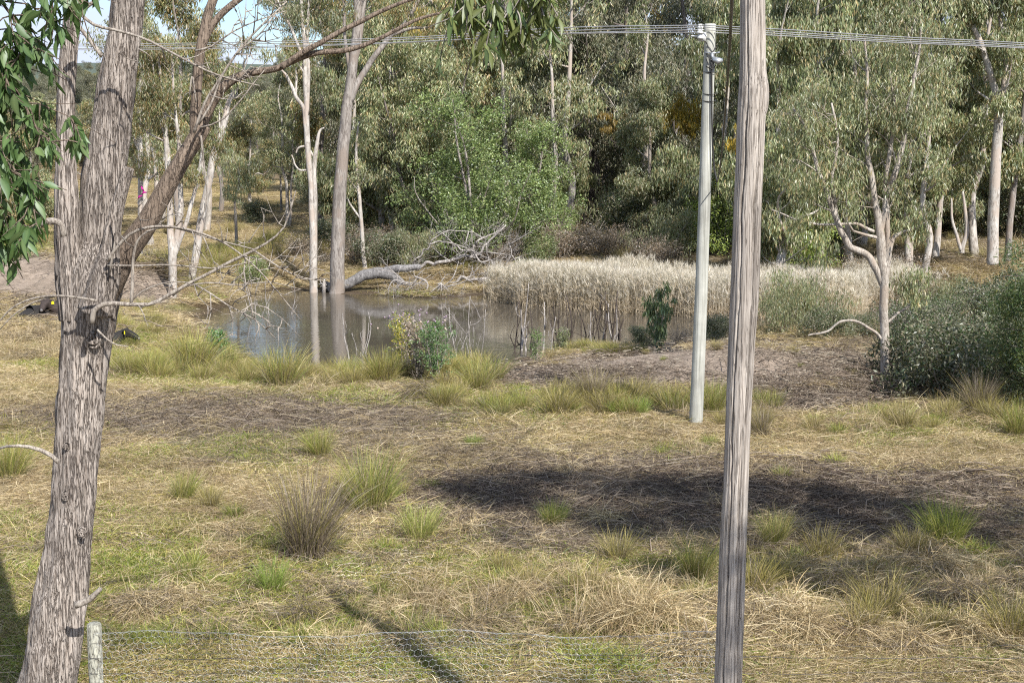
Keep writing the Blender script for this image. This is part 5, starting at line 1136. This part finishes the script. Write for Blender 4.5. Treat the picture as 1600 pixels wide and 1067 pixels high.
# ------------------------------------------------------------ grass, reeds and litter
rg = np.random.default_rng(500)
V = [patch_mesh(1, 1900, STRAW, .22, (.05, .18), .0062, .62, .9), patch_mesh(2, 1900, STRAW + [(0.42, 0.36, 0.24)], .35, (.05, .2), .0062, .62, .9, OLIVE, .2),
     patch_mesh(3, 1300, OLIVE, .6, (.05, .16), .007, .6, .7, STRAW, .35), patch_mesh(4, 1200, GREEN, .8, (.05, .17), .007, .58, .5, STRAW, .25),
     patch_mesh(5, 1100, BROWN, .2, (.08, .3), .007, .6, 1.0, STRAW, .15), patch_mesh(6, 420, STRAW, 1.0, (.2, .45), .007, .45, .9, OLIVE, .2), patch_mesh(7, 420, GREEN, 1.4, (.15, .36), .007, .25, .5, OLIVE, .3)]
def field(n, y0, y1, pad, power=1.0):
    u = rg.random(n) ** power; y = y0 + (y1 - y0) * u; x = (rg.random(n) * 2 - 1) * (0.365 * y + pad); return x, y
# density falls with distance so that it stays even in the picture
def zones(x, y, keepdirt=.12):
    z = T(x, y); px, py = proj(x, y, z)
    d = dirt_mask(px, py) * (.5 + 1.0 * fbm(x * .5, y * .5, 0, 31, 4)); ok = (rg.random(len(x)) > d * 2.8) | (rg.random(len(x)) < .01)
    ok &= z > WATER + .06
    g = green_mask(px, py) * 1.35 + .9 * (fbm(x * .35, y * .35, 0, 88, 4) - .5); m = mulch_mask(px, py)
    return z, px, py, ok, g, m
def choose(g, m):
    n = len(g); r = rg.random(n); r2 = rg.random(n)
    k = np.where(r < .6, 0, 1)
    k = np.where(r2 < np.clip(g, 0, 1) * .95, np.where(r < .5, 2, 3), k)
    k = np.where(rg.random(n) < np.clip(m, 0, .92), 4, k)
    k = np.where((r > .975) & (m < .5), 5, k); k = np.where((g > .4) & (rg.random(n) < .03) & (m < .4), 6, k)
    return k
x, y = field(7800, 9, 46, 3.0, .8); z, px, py, ok, g, m_ = zones(x, y)
x, y, z, g, m_ = x[ok], y[ok], z[ok], g[ok], m_[ok]; k = choose(g, m_); n = len(x)
scatter('grass', np.stack([x, y, z], 1), np.stack([rg.normal(size=n) * .05, rg.normal(size=n) * .05, rg.random(n) * 6.28], 1), rg.uniform(.7, 1.15, n) * np.clip(y / 26, .85, 1.15), k, V, 'matted dry straw and short green grass over the near paddock')
x, y = field(6200, 46, 175, 8, 1.25); z, px, py, ok, g, m_ = zones(x, y)
x, y, z, g, m_ = x[ok], y[ok], z[ok], g[ok], m_[ok]; k = choose(g * .35, m_); n = len(x)
sc3 = np.stack([rg.uniform(1.5, 2.4, n) * np.clip(y / 70, .8, 1.8)] * 2 + [rg.uniform(1.4, 2.4, n)], 1)
scatter('far_grass', np.stack([x, y, z], 1), np.stack([0 * x, 0 * x, rg.random(n) * 6.28], 1), sc3, k, V, 'dry pasture grass beyond the pond')
# hummocks and mixed medium tussocks
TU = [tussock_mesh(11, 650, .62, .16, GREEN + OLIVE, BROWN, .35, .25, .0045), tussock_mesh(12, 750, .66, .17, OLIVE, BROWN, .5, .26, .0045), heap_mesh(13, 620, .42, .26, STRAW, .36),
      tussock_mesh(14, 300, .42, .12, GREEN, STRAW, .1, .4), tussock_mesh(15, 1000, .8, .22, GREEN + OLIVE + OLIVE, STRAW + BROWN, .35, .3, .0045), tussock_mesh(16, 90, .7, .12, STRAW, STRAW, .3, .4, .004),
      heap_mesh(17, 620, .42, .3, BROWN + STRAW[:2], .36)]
def gz(px, py, z=0.0):
    for _ in range(4): g = G(px, py, z); z = float(T(g[:1], g[1:2])[0])
    return np.array([g[0], g[1], z])
P_, K_, S_ = [], [], []
def tz(cx, cy, rx, ry, n, ks, s0, s1):
    for _ in range(n):
        a = rg.random() * 6.28; u = math.sqrt(rg.random()); g = gz(cx + rx * u * math.cos(a), cy + ry * u * math.sin(a)); 
        if g[2] < WATER + .05: continue
        P_.append(g); K_.append(ks[rg.integers(0, len(ks))]); S_.append(rg.uniform(s0, s1))
tz(270, 580, 170, 20, 60, [0, 4, 1, 6, 2], .55, 1.05); tz(560, 595, 220, 18, 56, [0, 1, 4, 6], .7, 1.2); tz(860, 636, 220, 20, 64, [0, 1, 3, 6, 1], .6, 1.1); tz(1080, 640, 130, 18, 22, [1, 0, 2], .7, 1.1)
tz(90, 545, 130, 25, 46, [2, 5, 6, 2], .9, 1.4); tz(220, 510, 60, 18, 40, [2, 5, 1, 4], .7, 1.1); tz(300, 472, 50, 8, 20, [0, 2, 4], .7, 1.1); tz(350, 425, 90, 20, 36, [0, 4, 2], 1.0, 1.8); tz(1300, 660, 260, 20, 40, [1, 2, 3, 5], .5, .9)
tz(1420, 940, 280, 80, 60, [2, 2, 6, 6, 5, 1], .7, 1.1); tz(1000, 980, 260, 60, 34, [2, 5, 2, 6], .8, 1.2); tz(480, 980, 300, 60, 34, [2, 6, 5, 3], .6, 1.0); tz(760, 900, 500, 60, 24, [3, 5, 1, 2], .5, .9); tz(400, 760, 300, 50, 14, [3, 5, 1], .5, .8)
tz(1300, 720, 300, 40, 20, [5, 2, 3], .5, .8); tz(900, 480, 50, 6, 0, [0], 1, 1); tz(640, 462, 150, 4, 26, [0, 3], .6, 1.0); tz(700, 450, 40, 8, 10, [4, 0], 1, 1.4); tz(800, 690, 800, 70, 40, [6, 2], .5, .9); tz(800, 900, 800, 120, 70, [6, 2, 2], .55, 1.0)
tz(60, 515, 80, 6, 12, [2, 5], .5, .7); tz(890, 553, 120, 6, 60, [1, 0, 6], .45, .8); tz(180, 545, 40, 6, 14, [2, 5, 0], .7, 1.0); tz(1480, 655, 140, 20, 14, [1, 5], .7, 1.0); tz(1130, 590, 240, 40, 46, [1, 6, 2, 3], .25, .5)
for _ in range(700):
    px, py = rg.uniform(-40, 1640), rg.uniform(300, 450)
    g = gz(px, py)
    if g[2] > WATER + .1 and dirt_mask(px, py) < .3 and g[1] < 190: P_.append(g); K_.append(int(rg.choice([1, 2, 2, 5, 6, 6, 2]))); S_.append(rg.uniform(1.0, 1.9))
n = len(P_); scatter('tall_grass', np.array(P_), np.stack([rg.normal(size=n) * .08, rg.normal(size=n) * .08, rg.random(n) * 6.28], 1), np.array(S_), K_, TU, 'rank grass tufts along the banks and through the paddock')
# tussocks one can point to
for px, py, kd, sc, lb in (
        (478, 876, 'a', 1.0, 'tall brown-grey and green rush tussock left of centre, the largest one in the open grass'), (578, 806, 'b', .95, 'green and brown rush tussock up and right of the largest one'), (608, 790, 'c', .55, 'small bright green tuft growing on the side of the green and brown tussock'),
        (655, 850, 'd', .75, 'yellow-green upright tuft just left of the wide shadow'), (1478, 860, 'e', .95, 'dense green tuft standing alone in the shade at the right'), (738, 706, 'c', .45, 'tiny bright green tuft alone in the straw at centre'), (500, 722, 'b', .6, 'dull olive tussock behind the green and brown one'),
        (440, 612, 'f', 1.1, 'large yellow-green tussock with brown skirt on the bank in front of the reflected trunks'), (655, 632, 'g', 1.1, 'collapsed grey-brown dead tussock below the thistles'), (745, 620, 'f', .8, 'green tussock with dark brown base right of the thistles'), (795, 640, 'g', .85, 'dark brown skirted tussock leaning right, next to the green one'),
        (600, 605, 'f', .95, 'yellow-green tussock at the water edge left of the thistles'), (300, 590, 'f', 1.3, 'big golden-green tussock behind the forked trunk near the water'), (930, 640, 'a', .7, 'brownish tussock left of the power pole on the flat'), (1045, 640, 'g', .8, 'grey-brown low tussock touching the left side of the power pole'),
        (1113, 655, 'b', .75, 'green tussock between the foot of the power pole and the near pole'), (1415, 640, 'g', .85, 'grey-brown tussock right of the foot of the multi-stemmed gum'), (1530, 655, 'a', .75, 'brown twiggy tussock standing at the front of the thicket'), (1588, 690, 'b', .8, 'olive rush tussock at the right edge'),
        (15, 755, 'b', .75, 'olive tussock at the left edge beside the curved twig'), (1000, 655, 'c', .7, 'bright green tuft in front of the dirt bank'), (860, 650, 'e', .5, 'small dark green tuft, middle of the row in front of the dirt bank'), (470, 985, 'g', .8, 'grey bent-over dead tussock at the head of the narrow pole shadow'),
        (545, 600, 'b', .6, 'upright olive tuft on the bank under the reflection of the thin sticks'), (405, 590, 'f', .7, 'yellow-green tuft on the bank right of the big golden-green one'), (360, 585, 'b', .7, 'olive tuft on the bank directly behind the small water-edge weed'), (235, 595, 'f', .75, 'yellow-green tuft nearest the forked trunk on its right side'),
        (270, 625, 'g', .5, 'small dark dead tuft below the big golden-green tussock'), (690, 640, 'b', .5, 'slim olive tuft right of the collapsed dead tussock'), (820, 650, 'b', .5, 'slim green tuft right of the dark skirted tussock'), (880, 655, 'e', .45, 'dark green spiky tuft, right-hand one of a close pair'), (905, 640, 'a', .5, 'brown-green tuft at the left foot of the dirt bank'), (965, 655, 'c', .6, 'bright green tuft left of a matching one before the dirt bank'),
        (285, 790, 'b', .5, 'thin olive tuft in the straw between the forked trunk and the largest tussock'), (425, 930, 'c', .7, 'bright green tuft below the largest tussock'), (1190, 690, 'a', .55, 'brown-olive tuft at the right side of the near pole'), (865, 830, 'e', .55, 'green tuft inside the left half of the wide shadow'), (1085, 915, 'b', .6, 'green tuft left of the near pole below the wide shadow'), (1210, 860, 'b', .5, 'green tuft right of the near pole below the wide shadow'),
        (1010, 985, 'h', 1.05, 'big heap of pale bent straw left of the near pole'), (1250, 1000, 'h', .9, 'straw heap right of the near pole by the fence wires'), (1310, 935, 'g', .8, 'dark grey-green tussock with arching pale blades right of the near pole'), (800, 950, 'h', .8, 'tall dry straw tussock at lower centre')):
    sd_ = int(px)
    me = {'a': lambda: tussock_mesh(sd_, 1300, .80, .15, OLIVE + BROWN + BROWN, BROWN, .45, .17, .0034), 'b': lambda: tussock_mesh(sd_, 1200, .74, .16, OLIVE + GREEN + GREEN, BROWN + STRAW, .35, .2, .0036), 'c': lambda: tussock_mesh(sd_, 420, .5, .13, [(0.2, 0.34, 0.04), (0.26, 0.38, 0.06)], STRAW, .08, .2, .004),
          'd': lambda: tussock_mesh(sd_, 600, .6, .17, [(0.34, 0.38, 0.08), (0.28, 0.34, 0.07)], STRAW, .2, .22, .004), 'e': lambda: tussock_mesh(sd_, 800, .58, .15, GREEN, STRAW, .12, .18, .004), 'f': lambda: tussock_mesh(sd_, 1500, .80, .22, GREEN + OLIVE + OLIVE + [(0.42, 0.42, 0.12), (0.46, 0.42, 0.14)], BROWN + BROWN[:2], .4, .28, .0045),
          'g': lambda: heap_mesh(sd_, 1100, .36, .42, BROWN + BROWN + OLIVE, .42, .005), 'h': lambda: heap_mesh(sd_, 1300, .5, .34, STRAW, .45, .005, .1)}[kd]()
    o = mobj('grass_tussock', me); g = gz(px, py - 4); o.location = tuple(g); sc *= {'a': 1.6, 'b': 1.45, 'g': 1.15, 'h': 1.2, 'f': 1.2}.get(kd, 1.35); o.scale = (sc, sc, sc * (1.15 if kd not in 'gh' else 1)); o.rotation_euler = (0, 0, px); tag(o, lb, 'tussock')
# reeds
def reed_mesh(seed, n=34):
    rng = np.random.default_rng(seed); mb = MB(); b = np.zeros((n, 3)); b[:, :2] = rng.normal(size=(n, 2)) * .17
    d = unit(np.stack([rng.normal(size=n) * .09, rng.normal(size=n) * .09, np.ones(n)], 1)); L = rng.uniform(.9, 1.9, n)
    cb = pickcol(rng, n, [(0.56, 0.455, 0.325), (0.49, 0.385, 0.265), (0.62, 0.52, 0.39)], .12); ct = pickcol(rng, n, [(0.58, 0.53, 0.46), (0.64, 0.59, 0.52), (0.50, 0.44, 0.37)], .1)
    blades(mb, rng, b, d, L, rng.uniform(.007, .012, n), rng.normal(size=(n, 3)) * .07, cb * .85, ct, 3)
    tip = b + d * L[:, None] * .93                                       # plumes and dry leaves
    for q in range(5): blades(mb, rng, tip + rng.normal(size=(n, 3)) * .02, unit(d + rng.normal(size=(n, 3)) * .35), rng.uniform(.12, .26, n), np.full(n, .013), rng.normal(size=(n, 3)) * .3, ct, ct * 1.05, 2)
    for q in range(4):
        k = rng.random(n) * .7 + .1; blades(mb, rng, b + d * (L * k)[:, None], unit(d + rng.normal(size=(n, 3)) * [.6, .6, .2]), rng.uniform(.2, .5, n), np.full(n, .012), np.stack([rng.normal(size=n) * .3, rng.normal(size=n) * .3, -rng.random(n) * .9], 1), cb, cb, 2)
    return mb.mesh('reed', M_REED, smooth=False)
RE = [reed_mesh(s) for s in (1, 2, 3, 4)]
rp_px = [(768, 472), (830, 480), (900, 486), (1000, 492), (1100, 497), (1200, 498), (1290, 497), (1345, 490), (1345, 477), (1250, 474), (1100, 472), (950, 466), (830, 460), (778, 460)]
rpoly = np.array([G(a, b, WATER)[:2] for a, b in rp_px]); n = 9000
x = rg.uniform(rpoly[:, 0].min(), rpoly[:, 0].max(), n); y = rg.uniform(rpoly[:, 1].min(), rpoly[:, 1].max(), n)
ins = sdf(x + .5 * (vnoise(x, y, 0, 3) - .5), y + .8 * (vnoise(x * .6, y * .6, 0, 4) - .5), rpoly) < 0; x, y = x[ins][:3000], y[ins][:3000]; n = len(x); z = np.maximum(T(x, y), WATER - .15) - .05
sc = rg.uniform(.66, 1.05, n) * (.70 + .46 * fbm(x * .35, y * .35, 0, 9, 3)) * np.where(x < -.2, 1, 1)
scatter('reed_bed', np.stack([x, y, z], 1), np.stack([rg.normal(size=n) * .03, rg.normal(size=n) * .03, rg.random(n) * 6.28], 1), sc, rg.integers(0, 4, n), RE, 'wide bed of tall dry pale reeds on the far side of the pond')
x = rg.uniform(*[lx(a, 58) for a in (1345, 1450)], 200); y = rg.uniform(56.5, 61, 200); n = 200
scatter('dark_reeds', np.stack([x, y, np.maximum(T(x, y), WATER - .15)], 1), np.stack([0 * x, 0 * x, rg.random(n) * 6.28], 1), rg.uniform(.6, .9, n), rg.integers(0, 4, n), RE, 'thinner dull reeds right of the multi-stemmed gum')
# twigs, bark litter, dead vine stems
def litter(seed, n, L, r, pal, up):
    rng = np.random.default_rng(seed); mb = MB()
    for q in range(n):
        p = np.array([*(rng.normal(size=2) * .45), .02 + rng.random() * .05]); a = rng.random() * 6.28; l = L * rng.uniform(.3, 1.2)
        pts = [p]; 
        for s in range(3): a += rng.normal() * .5; p = p + np.array([math.cos(a), math.sin(a), rng.normal() * .3 * up + (.1 * up if s == 0 else -.05 * up)]) * l / 3; p[2] = max(p[2], .01); pts.append(p)
        tube(mb, np.array(pts), np.linspace(r, r * .4, 4) * rng.uniform(.5, 1.4), 4, col=pickcol(rng, 1, pal)[0])
    return mb.mesh('twigs', M_GRASS)
LT = [litter(1, 60, .5, .006, [(0.09, 0.065, 0.05), (0.14, 0.10, 0.08)], 1.0), litter(2, 50, .6, .006, BROWN, .8), litter(3, 60, .3, .009, [(0.5, 0.44, 0.36), (0.6, 0.54, 0.45), (0.36, 0.3, 0.24)], .4), litter(4, 50, .11, .006, [(0.5, 0.44, 0.38), (0.42, 0.36, 0.3), (0.22, 0.17, 0.14)], .2)]
P_, K_, S_ = [], [], []
def lz(cx, cy, rx, ry, n, ks, s0=.8, s1=1.4):
    for _ in range(n):
        a = rg.random() * 6.28; u = math.sqrt(rg.random()); g = gz(cx + rx * u * math.cos(a), cy + ry * u * math.sin(a))
        if g[2] < WATER + .05: continue
        P_.append(g); K_.append(ks[rg.integers(0, len(ks))]); S_.append(rg.uniform(s0, s1))
lz(1000, 780, 420, 55, 240, [0, 0, 1]); lz(1400, 800, 260, 60, 120, [0, 1]); lz(330, 655, 280, 22, 120, [1, 1, 0]); lz(1240, 598, 150, 45, 260, [3, 3, 3, 1], .8, 1.5); lz(1000, 580, 240, 36, 220, [3, 3, 3, 3, 1], .8, 1.4); lz(60, 432, 110, 22, 90, [3, 1], 1.5, 2.5); lz(215, 455, 60, 18, 50, [3, 1], 1.2, 2); lz(1320, 590, 80, 30, 10, [1]); lz(1500, 620, 150, 40, 90, [1, 0, 2]); lz(590, 880, 60, 16, 16, [2], .8, 1.2); lz(800, 860, 800, 150, 120, [1], .5, 1.0); lz(1340, 560, 90, 40, 30, [3, 1])
n = len(P_); scatter('twig_litter', np.array(P_), np.stack([0 * np.arange(n), 0 * np.arange(n), rg.random(n) * 6.28], 1), np.array(S_), K_, LT, 'dark vine stems and pale bark litter lying on the ground')

# ------------------------------------------------------------ cattle
M_COW = mat_plain('black_hide', (0.014, 0.012, 0.011, 1), .85, 0, .3, 20); M_TAG = mat_plain('yellow_ear_tag', (0.8, 0.72, 0.02, 1), .5)
def cow_body(head_yaw=0.0, head_only=False):
    me = bpy.data.meshes.new('cow'); V = []; E = []; Rr = []
    def v(p, r, par=None):
        V.append(p); Rr.append(r); 
        if par is not None: E.append((par, len(V) - 1))
        return len(V) - 1
    a = v((0, 0, .38), (.34, .36)); b = v((.45, 0, .42), (.38, .40), a); c = v((.85, 0, .46), (.35, .36), b); e = v((-.45, 0, .36), (.33, .34), a); f = v((-.68, 0, .30), (.2, .24), e)
    n1 = v((1.08, 0, .60), (.25, .27), c); hy = head_yaw
    n2 = v((1.25, .08 * hy, .76), (.19, .21), n1); h1 = v((1.36, .16 * hy, .86), (.175, .19), n2)
    dx, dy = math.cos(hy * 1.35), math.sin(hy * 1.35)
    h2 = v((1.36 + .18 * dx, .16 * hy + .18 * dy, .76), (.15, .16), h1); h3 = v((1.36 + .36 * dx, .16 * hy + .36 * dy, .63), (.115, .11), h2); v((1.36 + .42 * dx, .16 * hy + .42 * dy, .60), (.09, .085), h3)
    for s in (-1, 1):
        ex, ey = -dy * s, dx * s
        q = v((1.36 + ex * .14, .16 * hy + ey * .15, .92), (.035, .05), h1); v((1.34 + ex * .30, .16 * hy + ey * .30, .89), (.02, .055), q)
        k1 = v((.78, .24 * s, .2), (.11, .12), c); k2 = v((1.12, .26 * s, .12), (.07, .07), k1); v((.86, .30 * s, .05), (.045, .045), k2)
        k1 = v((-.4, .30 * s, .22), (.18, .2), e); k2 = v((-.05, .42 * s, .14), (.10, .10), k1); k3 = v((-.4, .46 * s, .07), (.05, .05), k2); v((-.1, .48 * s, .05), (.04, .04), k3)
    t1 = v((-.86, .02, .34), (.03, .03), f); v((-.92, .1, .08), (.035, .035), t1)
    me.from_pydata(V, E, []); me.update()
    o = bpy.data.objects.new('cow_tmp', me); COL.objects.link(o)
    md = o.modifiers.new('skin', 'SKIN'); md.branch_smoothing = .6
    for k, sv_ in enumerate(me.skin_vertices[0].data): sv_.radius = Rr[k]; sv_.use_root = (k == 0)
    o.modifiers.new('sub', 'SUBSURF').levels = 2
    dg = bpy.context.evaluated_depsgraph_get(); dg.update(); m2 = bpy.data.meshes.new_from_object(o.evaluated_get(dg)); m2.name = 'cow_body'
    bpy.data.objects.remove(o); m2.materials.clear(); m2.materials.append(M_COW)
    for p in m2.polygons: p.use_smooth = True
    return m2
def cow(px, py, rz, yaw, label, tagside=1, sc=1.0, sink=.02):
    g = gz(px, py); th = thing('cow', label, 'cow', g - [0, 0, sink], 'cows resting by the pond', rz, sc); mobj('body', cow_body(yaw), th)
    dx, dy = math.cos(yaw * 1.35), math.sin(yaw * 1.35); s = tagside; c = np.array([1.34 - dy * s * .27, .16 * yaw + dx * s * .27, .84]) + [dx * .05, dy * .05, 0]
    mb = MB(); n_ = np.array([dx, dy, 0]); u = np.array([-dy, dx, 0])
    Vv = [c + u * a + np.array([0, 0, b]) + n_ * d for d in (0, .012) for a, b in ((-.045, -.06), (.045, -.06), (.045, .02), (.015, .05), (-.015, .05), (-.045, .02))]
    mb.add(Vv, [(0, 1, 2, 5), (2, 3, 4, 5), (6, 11, 8, 7), (8, 11, 10, 9)] + [(k, (k + 1) % 6, (k + 1) % 6 + 6, k + 6) for k in range(6)]); mobj('ear_tag', mb.mesh('ear_tag', M_TAG, False), th)
    M_MZ = mat_plain('muzzle', (0.13, 0.12, 0.115, 1), .5)
    mb = MB(); q = np.array([1.36 + .44 * dx, .16 * yaw + .44 * dy, .60]); tube(mb, [q - n_ * .03, q, q + n_ * .035], [.05, .062, .04], 10); mobj('muzzle', mb.mesh('muzzle', M_MZ), th)
    return th
cow(134, 507, math.pi, 1.16, 'black cow lying down and facing the camera, yellow tag in its ear, beside the trunk', 1, .92).children[0].data.materials[0] = mat_plain('brown_black_hide', (0.035, 0.024, 0.02, 1), .8, 0, .4, 20)
cow(60, 499, .9, -.2, 'black cow lying behind the one that faces the camera, head turned away', -1, .84, .1)
cow(138, 546, .8, -.6, 'black cow lying low in the grass right of the forked trunk, only its head showing', -1, .85, .30)
